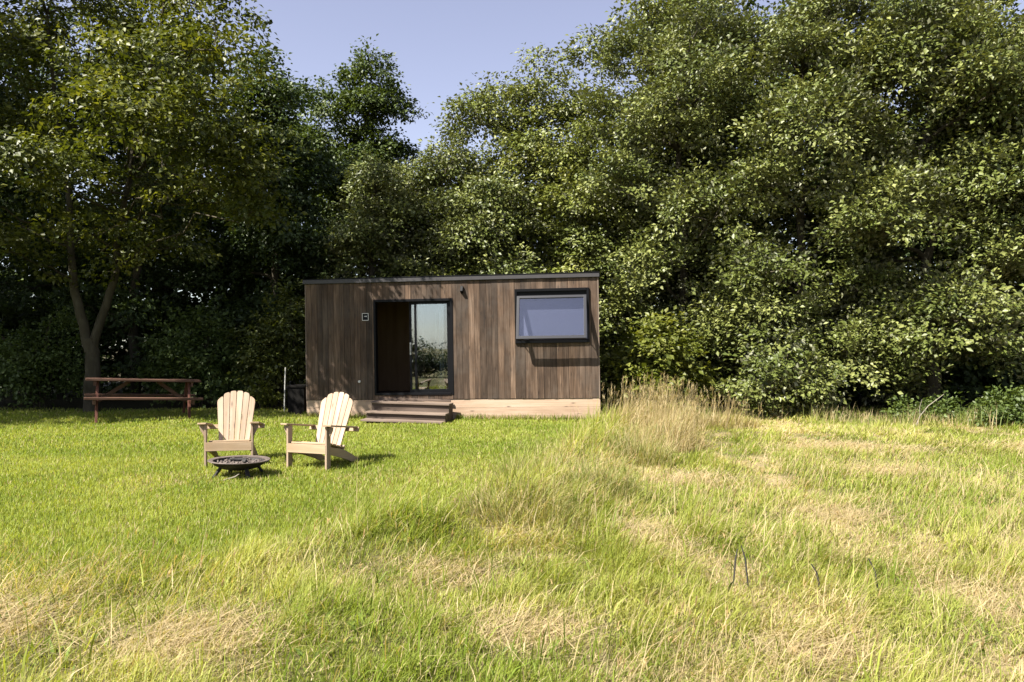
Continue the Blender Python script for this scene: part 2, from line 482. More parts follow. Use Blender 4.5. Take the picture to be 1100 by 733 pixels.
# ------------------------------------------------------------------ grass
def blades(px, py, pz, h, w, az, lean, col, rng, curl=0.5):
    """tapered bent blades: five points, a quad and a tip each"""
    n = len(px)
    face = az + rng.uniform(-1.3, 1.3, n) + math.pi / 2
    sx, sy = np.cos(face) * w * 0.5, np.sin(face) * w * 0.5
    dx, dy = np.cos(az), np.sin(az)
    l1 = lean * (1 - curl * 0.5); l2 = np.minimum(lean * (1 + curl * 0.6), 1.65)
    m1 = h * 0.5; m2 = h * 0.5
    bx, by, bz = px, py, pz - 0.01
    mx = px + dx * np.sin(l1) * m1; my = py + dy * np.sin(l1) * m1; mz = pz + np.cos(l1) * m1
    tx = mx + dx * np.sin(l2) * m2; ty = my + dy * np.sin(l2) * m2; tz = np.maximum(mz + np.cos(l2) * m2, pz + 0.006)
    v = np.empty((n, 5, 3), np.float32)
    v[:, 0] = np.stack([bx - sx, by - sy, bz], 1); v[:, 1] = np.stack([bx + sx, by + sy, bz], 1)
    v[:, 2] = np.stack([mx - sx * .8, my - sy * .8, mz], 1); v[:, 3] = np.stack([mx + sx * .8, my + sy * .8, mz], 1)
    v[:, 4] = np.stack([tx, ty, tz], 1)
    i = np.arange(n)[:, None] * 5
    quads = i + np.array([[0, 1, 3, 2]]); tris = i + np.array([[2, 3, 4]])
    return v.reshape(-1, 3), quads, tris, np.repeat(col, 5, axis=0)

def grass_cols(x, y, s, rng, green_a, green_b, straw_a=(0.44, 0.365, 0.215), straw_b=(0.31, 0.25, 0.12), base=.05):
    n = len(x)
    t = np.clip((fbm(x, y, 0.9, 61) - .5) * 1.9 + .48 + rng.normal(0, 0.22, n), 0, 1)[:, None]
    g = np.array(green_a) * (1 - t) + np.array(green_b) * t
    k = rng.random(n)[:, None]
    st = np.array(straw_a) * (1 - k) + np.array(straw_b) * k
    dry = (rng.random(n) < (base + (.78 - base) * s))[:, None]
    c = np.where(dry, st, g)
    return c * rng.uniform(0.8, 1.2, n)[:, None], dry[:, 0]

def scatter(rng, y0, y1, dens):
    xw0, xw1 = 0.68 * y0 + 1.6, 0.68 * y1 + 1.6
    xm = max(xw0, xw1)
    n = int(2 * xm * (y1 - y0) * dens)
    x = rng.uniform(-xm, xm, n); y = rng.uniform(y0, y1, n)
    k = np.abs(x) < 0.68 * y + 1.6
    return x[k], y[k]

def in_cabin(x, y):
    u = (x + 4.695) * 0.9935 - (y - 17.46) * 0.1139
    v = (x + 4.695) * 0.1139 + (y - 17.46) * 0.9935
    return (u > -0.02) & (u < 6.69) & (v > -0.02) & (v < 2.6)

def in_steps(x, y):
    return (np.abs(x + 2.23) < 0.97) & (y > 16.05) & (y < 17.4)

def join(parts):
    V, Q, T, C = [], [], [], []
    off = 0
    for v, q, t, c in parts:
        V.append(v); Q.append(q + off); T.append(t + off); C.append(c); off += len(v)
    return np.concatenate(V), np.concatenate(Q), np.concatenate(T), np.concatenate(C)

def build_grass():
    rng = np.random.default_rng(11)
    lawn, mead = [], []
    for y0, y1, dm, dl, wm in [(2.5, 4.2, 5200, 4200, .0042), (4.2, 6, 4300, 4200, .0048), (6, 8.5, 3000, 3300, .006), (8.5, 12, 1700, 2300, .008), (12, 15.5, 1100, 1500, .011), (15.5, 19.5, 650, 1000, .014)]:
        # lawn
        x, y = scatter(rng, y0, y1, dl)
        m = meadow(x, y)
        k = (rng.random(len(x)) > m) & ~in_cabin(x, y) & ~in_steps(x, y)
        k &= rng.random(len(x)) > sstep(17.6, 19.5, y) * 0.9
        x, y = x[k], y[k]
        s = straw(x, y)
        n = len(x)
        c, dry = grass_cols(x, y, s * 0.9, rng, (0.165, 0.22, 0.03), (0.275, 0.31, 0.062), base=.08)
        h = rng.uniform(0.035, 0.075, n) * (0.75 + 0.5 * fbm(x, y, 0.7, 71)) * (1 + 0.9 * meadow(x, y))
        lawn.append(blades(x, y, gz(x, y), h, wm * rng.uniform(.7, 1.3, n), rng.uniform(0, 6.283, n), rng.uniform(.1, 1.0, n), c, rng))
        # rough meadow
        x, y = scatter(rng, y0, y1, dm)
        m = meadow(x, y)
        k = (rng.random(len(x)) < m * 1.05 * (.42 + .7 * sstep(.28, .62, vnoise(x, y, .24, 83)))) & ~in_cabin(x, y) & ~in_steps(x, y)
        x, y = x[k], y[k]
        n = len(x)
        s = straw(x, y)
        c, dry = grass_cols(x, y, s, rng, (0.16, 0.205, 0.026), (0.31, 0.32, 0.080), base=.12)
        g2 = sstep(.28, .62, vnoise(x, y, .24, 83))
        tuft = sstep(0.35, 0.7, fbm(x, y, 0.55, 81))
        rel = np.clip(0.45 + 0.75 * tuft - 0.35 * s, 0.25, 1.2)
        right = sstep(1.0, 3.0, x) * sstep(5.0, 9.0, y)
        strip = ridge(x, y)
        h = rng.uniform(0.09, 0.27, n) * rel * (1 - 0.42 * right) * (.62 + .62 * g2) * (1 + 1.0 * strip) * (1 - .34 * sstep(.4, -1.2, x))
        h = np.where(dry & (rng.random(n) < 0.10), h * 1.9, h)
        flow = -0.5 + 2.6 * (vnoise(x, y, 1.4, 91) - 0.35) + 1.2 * (vnoise(x, y, .4, 92) - .5)
        az = flow + rng.normal(0, 1.15, n)
        lean = np.clip(rng.normal(0.86, 0.42, n) + 0.75 * s * (rng.random(n) < .8), 0.02, 1.5)
        mead.append(blades(x, y, gz(x, y), h, wm * rng.uniform(.7, 1.5, n), az, lean, c, rng))
    # short undergrowth and small broad-leaved weeds filling the bottom of the rough
    n = 70000
    x = rng.uniform(-6, 6, n); y = 2.5 + 3.6 * rng.random(n)
    k = (meadow(x, y) > .4) & (np.abs(x) < .68 * y + .8); x, y = x[k], y[k]; n = len(x)
    c, dry = grass_cols(x, y, straw(x, y), rng, (0.13, 0.17, 0.022), (0.26, 0.28, 0.06), base=.2)
    mead.append(blades(x, y, gz(x, y), rng.uniform(.03, .09, n), .005 * rng.uniform(.7, 1.3, n), rng.uniform(0, 6.28, n), rng.uniform(.2, 1.3, n), c, rng))
    n = 16000
    x = rng.uniform(-8, 9, n); y = 2.6 + 10 * rng.random(n) ** 1.2
    k = (np.abs(x) < .68 * y + .8) & (vnoise(x, y, .55, 121) * .6 + vnoise(x, y, .2, 122) * .4 > .60) & (rng.random(n) < .25 + .75 * meadow(x, y)); x, y = x[k], y[k]; n = len(x)
    c = np.array([0.11, 0.155, 0.03]) * rng.uniform(.7, 1.4, n)[:, None]
    mead.append(blades(x, y, gz(x, y), rng.uniform(.04, .11, n) * (.5 + .5 * meadow(x, y)), .02 * rng.uniform(.6, 1.3, n), rng.uniform(0, 6.28, n), rng.uniform(.5, 1.4, n), c, rng))
    # broader blades standing out of the rough
    n = 9000
    x = rng.uniform(-6, 8, n); y = 2.6 + 8 * rng.random(n) ** 1.3
    k = (meadow(x, y) > .6) & (np.abs(x) < .68 * y + .8) & (rng.random(n) > straw(x, y))
    x, y = x[k], y[k]; n = len(x)
    c, dry = grass_cols(x, y, 0 * x, rng, (0.12, 0.17, 0.02), (0.24, 0.27, 0.05))
    mead.append(blades(x, y, gz(x, y), rng.uniform(.1, .3, n), .0085 * rng.uniform(.7, 1.4, n), rng.uniform(0, 6.28, n), rng.uniform(.1, 1.2, n), c, rng))
    # long dry stalks leaning to the right in the foreground drifts
    n = 5200
    x = rng.uniform(-5, 6, n); y = rng.uniform(3.2, 11, n)
    k = (meadow(x, y) > .55) & (np.abs(x) < .68 * y + .8) & (fbm(x, y, 1.2, 101) > 0.5)
    x, y = x[k], y[k]; n = len(x)
    c = np.array([0.36, 0.29, 0.16]) * rng.uniform(.65, 1.15, n)[:, None]
    sh = rng.uniform(.25, .5, n); saz = rng.normal(0.25, .5, n); sl = rng.uniform(.3, 1.15, n)
    mead.append(blades(x, y, gz(x, y), sh, .0042 * rng.uniform(.7, 1.3, n), saz, sl, c, rng))
    kk = rng.random(n) < .4            # seed heads on some of them
    x, y, sh, saz, sl, c = x[kk], y[kk], sh[kk], saz[kk], sl[kk], c[kk]; n = len(x)
    l1, l2 = sl * .75, np.minimum(sl * 1.3, 1.65)
    hx = x + np.cos(saz) * sh * .5 * (np.sin(l1) + .7 * np.sin(l2)); hy = y + np.sin(saz) * sh * .5 * (np.sin(l1) + .7 * np.sin(l2))
    hz = np.maximum(gz(x, y) + sh * .5 * (np.cos(l1) + .7 * np.cos(l2)), gz(x, y) + .02)
    for j in range(4):
        mead.append(blades(hx, hy, hz + rng.uniform(-.015, .015, n), rng.uniform(.025, .06, n), .005 * np.ones(n), saz + rng.normal(0, .8, n), np.clip(sl * 1.2 + rng.normal(.1, .3, n), 0, 1.6), c * np.array([.95, .85, .75]), rng))
    # flattened hay lying on the worn spots
    for sx, sy, a, b in SPOTS:
        n = int(1500 * a * b / .2)
        x = sx + rng.normal(0, a * .6, n); y = sy + rng.normal(0, b * .85, n)
        c = np.array([0.42, 0.34, 0.20]) * rng.uniform(.6, 1.15, n)[:, None]
        mead.append(blades(x, y, gz(x, y) + rng.uniform(0, .03, n), rng.uniform(.12, .3, n), .0045 * np.maximum(1, sy / 6) * rng.uniform(.7, 1.3, n), rng.normal(.4, 1.3, n), rng.uniform(1.2, 1.6, n), c, rng, .1))
    # taller uncut fringe along the wood's edge and the cabin's right side
    n = 6500
    x = rng.uniform(1.9, 13.5, n); y = 17.6 - 0.27 * (x - 2) + rng.normal(0, .4, n)
    k = (fbm(x, y, 1.0, 111) > .40) & ~in_cabin(x, y)
    x, y = x[k], y[k]; n = len(x)
    c, dry = grass_cols(x, y, .25 + .5 * vnoise(x, y, 1.4, 112), rng, (0.10, 0.14, 0.025), (0.17, 0.19, 0.045))
    mead.append(blades(x, y, gz(x, y), rng.uniform(.15, .5, n) * (.3 + 1.1 * vnoise(x, y, .8, 113)), .013 * rng.uniform(.6, 1.2, n), rng.uniform(0, 6.28, n), rng.uniform(.05, .7, n), c, rng))
    # a fringe the mower missed against the skirt boards
    n = 2600
    u = rng.uniform(0.0, 6.6, n)
    x = -4.695 + .9935 * u - 0.05; y = 17.46 - .1139 * u - np.abs(rng.normal(0.02, .09, n)) - .03
    k = ~in_steps(x, y); x, y = x[k], y[k]; n = len(x)
    c, dry = grass_cols(x, y, .15 + 0 * x, rng, (0.09, 0.14, 0.018), (0.16, 0.19, 0.03))
    lawn.append(blades(x, y, gz(x, y), rng.uniform(.06, .19, n), .011 * rng.uniform(.7, 1.3, n), rng.uniform(0, 6.28, n), rng.uniform(.05, .8, n), c, rng))
    v, q, t, c = join(lawn)
    o = link_mesh('lawn_grass', np_mesh('lawn_grass', v, q, t, c), M['grass'])
    tag(o, 'short mown green grass of the lawn in front of the cabin', 'grass', kind='stuff')
    v, q, t, c = join(mead)
    o = link_mesh('meadow_grass', np_mesh('meadow_grass', v, q, t, c), M['grass'])
    tag(o, 'rough uncut meadow grass with straw patches in front and to the side', 'grass', kind='stuff')

def tuft(x0, y0, rx, ry, n, hmin, hmax, w, cols, label, seed, lean=0.35, name='grass_tuft', flow=None, stalks=0):
    rng = np.random.default_rng(seed)
    r = np.sqrt(rng.random(n)) ; a = rng.uniform(0, 6.283, n)
    dx, dy = r * np.cos(a) * rx, r * np.sin(a) * ry
    x, y = x0 + dx, y0 + dy
    h = rng.uniform(hmin, hmax, n) * (1 - 0.62 * r ** 2) * (.5 + 1.0 * vnoise(x, y, .3, seed))
    az = np.arctan2(dy, dx) + rng.normal(0, .9, n) if flow is None else rng.normal(flow, .8, n)
    k = rng.integers(0, len(cols), n)
    c = np.array(cols)[k] * rng.uniform(.7, 1.2, n)[:, None]
    parts = [blades(x, y, gz(x, y), h, w * rng.uniform(.6, 1.3, n), az, np.clip(rng.normal(lean, .22, n), 0.02, 1.3), c, rng)]
    if stalks:      # thin upright flower stalks, each with a loose seed head
        m = stalks
        rr = rng.random(m) ** .7; aa = rng.uniform(0, 6.283, m)
        sx, sy = x0 + rr * np.cos(aa) * rx * 1.15, y0 + rr * np.sin(aa) * ry * 1.15
        sh = rng.uniform(hmax * .75, hmax * 1.25, m) * (1 - .3 * rr)
        saz = rng.normal(.2, 1.0, m); sl = np.clip(np.abs(rng.normal(.18, .15, m)), .02, .8)
        sc = np.array(cols)[rng.integers(0, 3, m)] * rng.uniform(.7, 1.15, m)[:, None]
        parts.append(blades(sx, sy, gz(sx, sy), sh, w * .55 * np.ones(m), saz, sl, sc, rng))
        l1, l2 = sl * .75, np.minimum(sl * 1.3, 1.65)
        hx = sx + np.cos(saz) * sh * .5 * (np.sin(l1) + .75 * np.sin(l2)); hy = sy + np.sin(saz) * sh * .5 * (np.sin(l1) + .75 * np.sin(l2))
        hz = gz(sx, sy) + sh * .5 * (np.cos(l1) + .75 * np.cos(l2))
        for j in range(5):
            parts.append(blades(hx, hy, hz + rng.uniform(-.03, .06, m), rng.uniform(.04, .09, m), w * .6 * np.ones(m), saz + rng.normal(0, 1.2, m), np.clip(sl + rng.normal(.25, .3, m), 0, 1.5), sc, rng))
    v, q, t, c = join(parts)
    v[:, 0] -= x0; v[:, 1] -= y0
    o = link_mesh(name, np_mesh(name, v, q, t, c), M['grass'], None, (x0, y0, 0))
    tag(o, label, 'grass tuft')
    return o

def build_tufts():
    st = [(0.42, 0.345, 0.20), (0.35, 0.27, 0.145), (0.29, 0.23, 0.11), (0.24, 0.235, 0.085)]
    mx = [(0.38, 0.32, 0.17), (0.30, 0.26, 0.11), (0.22, 0.235, 0.07), (0.17, 0.20, 0.05)]
    gr = [(0.17, 0.21, 0.045), (0.22, 0.235, 0.07), (0.29, 0.27, 0.12), (0.13, 0.155, 0.035), (0.36, 0.31, 0.17)]
    tuft(2.55, 13.7, .85, 1.1, 1500, .35, .95, .009, st, 'tallest dry straw grass clump, with upright stalks beside the cabin corner', 5, .42, 'dry_grass_clump', flow=0.2, stalks=330)
    tuft(2.35, 12.0, .62, .8, 1300, .3, .75, .0085, st, 'bleached straw grass clump in front of the tallest one', 15, .5, 'dry_grass_clump', flow=0.3, stalks=150)
    tuft(3.75, 14.1, .8, .8, 1200, .25, .55, .009, st, 'lower straw grass clump to the right of the tallest one', 6, .5, 'dry_grass_clump', stalks=110)
    tuft(1.75, 10.6, .5, .6, 1000, .25, .55, .0075, mx, 'mixed green and straw clump between the bleached clump and the dark tussock', 16, .55, 'dry_grass_clump', stalks=90)
    tuft(0.90, 8.1, .48, .42, 1700, .2, .45, .007, gr, 'grey green tussock with a dark hollow at the edge of the lawn', 7, .62, 'grass_tussock', stalks=90)
    tuft(.25, 9.3, .45, .6, 900, .15, .40, .0065, gr, 'feathery pale green tussock nearest the mown lawn', 8, .55, 'grass_tussock', stalks=80)
    tuft(.1, 6.7, .6, .4, 1300, .18, .42, .006, mx, 'loose feathery clump low in the middle of the meadow', 9, .6, 'grass_tussock', stalks=70)

# ------------------------------------------------------------------ foliage
def unit(v):
    return v / np.maximum(np.linalg.norm(v, axis=-1, keepdims=True), 1e-9)

def leaves_mesh(name, p, d, nrm, ln, wid, col):
    s = unit(np.cross(d, nrm)); nn = unit(np.cross(s, d))
    n = len(p)
    L = ln[:, None]; W = wid[:, None]
    v = np.empty((n, 4, 3), np.float32)
    v[:, 0] = p
    v[:, 1] = p + d * L * .45 + s * W * .5 + nn * W * .14
    v[:, 2] = p + d * L - nn * L * .12
    v[:, 3] = p + d * L * .45 - s * W * .5 + nn * W * .14
    i = np.arange(n)[:, None] * 4
    t = np.concatenate([i + np.array([[0, 1, 2]]), i + np.array([[0, 2, 3]])])
    return np_mesh(name, v.reshape(-1, 3), None, t, np.repeat(col, 4, axis=0))

def foliage(rng, lobes, n_leaves, clump_r, leaf, cols, per=70, up=0.75, droop=0.25, shell=(0.55, 1.05), flat=0.5, coh=.42):
    """leaf sprays spread through lobes [(x,y,z,rx,ry,rz)]; returns leaf arrays and clump centres"""
    lob = np.array(lobes, float)
    area = lob[:, 3] * lob[:, 5]
    nc = max(6, n_leaves // per)
    li = rng.choice(len(lob), nc, p=area / area.sum())
    dr = unit(rng.normal(0, 1, (nc, 3)))
    dr[:, 2] = np.where((dr[:, 2] < -0.45), -dr[:, 2] * .6, dr[:, 2])
    rad = rng.uniform(shell[0], shell[1], nc) ** 0.7
    c = lob[li, :3] + dr * rad[:, None] * lob[li, 3:]
    c[:, 2] = np.maximum(c[:, 2], 0.12)
    out = unit(dr * np.array([1, 1, .6]) + rng.normal(0, .25, (nc, 3)))
    size = clump_r * rng.uniform(.55, 1.35, nc)
    cnt = np.maximum(8, (per * (size / clump_r) ** 1.6).astype(int))
    idx = np.repeat(np.arange(nc), cnt)
    n = len(idx)
    g = np.clip(rng.normal(0, 0.46, (n, 3)), -1.0, 1.0)
    o = out[idx]
    side = unit(np.cross(o, np.array([0, 0, 1.0]) + 0 * o) + 1e-6)
    upv = np.cross(side, o)
    S = size[idx][:, None]
    p = c[idx] + o * g[:, :1] * S * 1.15 + side * g[:, 1:2] * S + upv * g[:, 2:] * S * flat
    p[:, 2] -= (np.maximum(0, g[:, 0]) ** 2) * size[idx] * droop
    d = unit(o * (.5 + g[:, :1] * .4) + side * g[:, 1:2] * 1.2 + rng.normal(0, .45, (n, 3)) + np.array([0, 0, -droop]))
    nrm = unit(np.array([0, 0, up]) + o * .6 + rng.normal(0, coh, (n, 3)))
    p[:, 2] = np.maximum(p[:, 2], 0.02)
    ln = leaf * rng.uniform(.6, 1.25, n)
    wd = ln * rng.uniform(.5, .75, n)
    ca, cb, cc = (np.array(q) for q in cols)
    t = rng.random(nc)[idx] * .6 + rng.random(n) * .4
    t = t[:, None]
    col = np.where(t < .5, ca + (cb - ca) * t * 2, cb + (cc - cb) * (t - .5) * 2)
    col = col * rng.uniform(.8, 1.2, n)[:, None]
    return p, d, nrm, ln, wd, col, c, li

def limb(mb, a, b, r0, r1, rng, n=7, wob=.08, sag=0.0, sides=7):
    a, b = np.array(a, float), np.array(b, float)
    L = np.linalg.norm(b - a)
    pts, rad = [], []
    for k in range(n):
        t = k / (n - 1)
        p = a + (b - a) * t
        if 0 < k < n - 1:
            p = p + rng.normal(0, wob * L / n, 3)
        p[2] += sag * L * math.sin(math.pi * t)
        pts.append(tuple(p)); rad.append(r0 + (r1 - r0) * t ** .8)
    mb.tube(pts, rad, sides)
    return pts

def tree(name, x, y, h, r, label, seed, cols, mat, n_leaves=30000, leaf=.13, bottom=.12, lobes=11, clump=.42, trunk_r=.2, fork=None,
         bark='bark', profile='dome', lobe_size=.46, extra=None, group=None, cat='tree', squash=1.0, twigs=60, per=70, up=.75, shell=(.55, 1.05), lean=(0, 0), limb_r=.34, infill=True, coh=.42, flat=.5, droop=.25):
    rng = np.random.default_rng(seed)
    zb = h * bottom
    root = empty(name, (x, y, float(gz(x, y)) - .02))
    tag(root, label, cat, group)
    L = []
    for i in range(lobes):
        t = (i + .5) / lobes
        z = zb + (h - zb) * t
        if profile == 'dome': pr = math.sqrt(max(0.06, 1 - (max(0, t - .35) / .68) ** 2)) * (0.75 + .25 * min(1, t / .3))
        elif profile == 'cone': pr = 1.02 - .75 * t
        elif profile == 'wide': pr = math.sin(math.pi * min(1, .18 + .8 * t)) ** .7
        else: pr = .8
        a = i * 2.39996 + rng.uniform(-.5, .5)
        q = r * pr * rng.uniform(.45, .68)
        s = r * lobe_size * rng.uniform(.78, 1.25) * (.65 + .35 * pr)
        zz = min(z, h - s * .8)
        L.append((q * math.cos(a) + lean[0] * t, q * math.sin(a) * squash + lean[1] * t, max(zz, s * .55), s, s, s * .82))
    if infill: L.append((lean[0] * .5, lean[1] * .5, zb + (h - zb) * .5, r * .55, r * .55 * squash, (h - zb) * .40))
    if extra: L += [(e[0] - x, e[1] - y, e[2], e[3], e[4], e[5]) for e in extra]
    p, d, nrm, ln, wd, col, c, li = foliage(rng, L, n_leaves, clump, leaf, cols, per=per, up=up, shell=shell, coh=coh, flat=flat, droop=droop)
    mb = MB(seed)
    nodes = []
    if fork is None:
        top = (lean[0] * .8 + rng.normal(0, .1), lean[1] * .8, h * .82)
        pts = limb(mb, (0, 0, -.1), top, trunk_r, trunk_r * .18, rng, 10, .12, sides=10)
        nodes += pts[2:]
    else:
        for chain, r0, r1 in fork:
            pts = [tuple(np.array(q) - np.array([x, y, 0])) for q in chain]
            dense = []
            for a, b in zip(pts, pts[1:]):
                for k in range(3): dense.append(tuple(np.array(a) + (np.array(b) - np.array(a)) * k / 3 + (rng.normal(0, .025, 3) if k else 0)))
            dense.append(pts[-1])
            mb.tube(dense, [r0 + (r1 - r0) * (i / (len(dense) - 1)) ** .85 for i in range(len(dense))], 10)
            if r0 < .17 or len(fork) == 1: nodes += dense[2:]
    nd = np.array(nodes)
    for i, lo in enumerate(L):
        cpt = np.array(lo[:3])
        below = nd[:, 2] < cpt[2] + .2
        cand = nd[below] if below.any() else nd
        a = cand[np.argmin(np.linalg.norm(cand - cpt, axis=1) + .3 * np.abs(cpt[2] - cand[:, 2] - .8))]
        limb(mb, a, cpt, max(.028, trunk_r * limb_r), .014, rng, 7, .22, .05)
        mine = np.where(li == i)[0]
        for k in rng.permutation(mine)[:max(2, int(twigs * len(mine) / len(li)))]:
            limb(mb, cpt + (c[k] - cpt) * .1, c[k] + (c[k] - cpt) * .05, .016, .004, rng, 5, .2, .03, 4)
    mb.build('trunk', M[bark], root, smooth=50)
    me = leaves_mesh('crown', p, d, nrm, ln, wd, col)
    link_mesh('crown', me, M[mat], root)
    return root

def bush(name, x, y, h, rx, ry, label, seed, cols, mat, n_leaves=8000, leaf=.11, clump=.3, group=None, cat='bush', stems=9, lobes=8, up=.75):
    rng = np.random.default_rng(seed)
    root = empty(name, (x, y, float(gz(x, y)) - .01))
    tag(root, label, cat, group)
    L = []
    for i in range(lobes):
        a = i * 2.39996 + rng.uniform(-.4, .4)
        q = math.sqrt((i + .5) / lobes)
        s = rng.uniform(.34, .52)
        hh = h * (1 - .45 * q) * rng.uniform(.7, 1.05)
        L.append((rx * q * .72 * math.cos(a), ry * q * .72 * math.sin(a), max(.1, hh - s * h * .45), rx * s, ry * s, h * s))
        L.append((rx * q * .8 * math.cos(a + .8), ry * q * .8 * math.sin(a + .8), h * .22, rx * s, ry * s, h * .3))
    p, d, nrm, ln, wd, col, c, li = foliage(rng, L, n_leaves, clump, leaf, cols, per=50, up=up)
    mb = MB(seed)
    for i in range(stems):
        lo = L[(i * 2) % len(L)]
        limb(mb, (lo[0] * .15, lo[1] * .15, -.05), (lo[0], lo[1], lo[2] + lo[5] * .5), .022, .006, rng, 6, .2, .06, 5)
    mb.build('stem', M['bark'], root, smooth=50)
    link_mesh('foliage', leaves_mesh('foliage', p, d, nrm, ln, wd, col), M[mat], root)
    return root

PALE = ((0.038, 0.052, 0.011), (0.078, 0.096, 0.020), (0.18, 0.19, 0.06))
YEL = ((0.048, 0.064, 0.010), (0.092, 0.110, 0.016), (0.165, 0.168, 0.040))
MID = ((0.045, 0.070, 0.018), (0.065, 0.095, 0.022), (0.090, 0.120, 0.030))
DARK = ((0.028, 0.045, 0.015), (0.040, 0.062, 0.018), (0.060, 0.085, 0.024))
OAK = ((0.035, 0.055, 0.014), (0.052, 0.075, 0.018), (0.075, 0.098, 0.026))

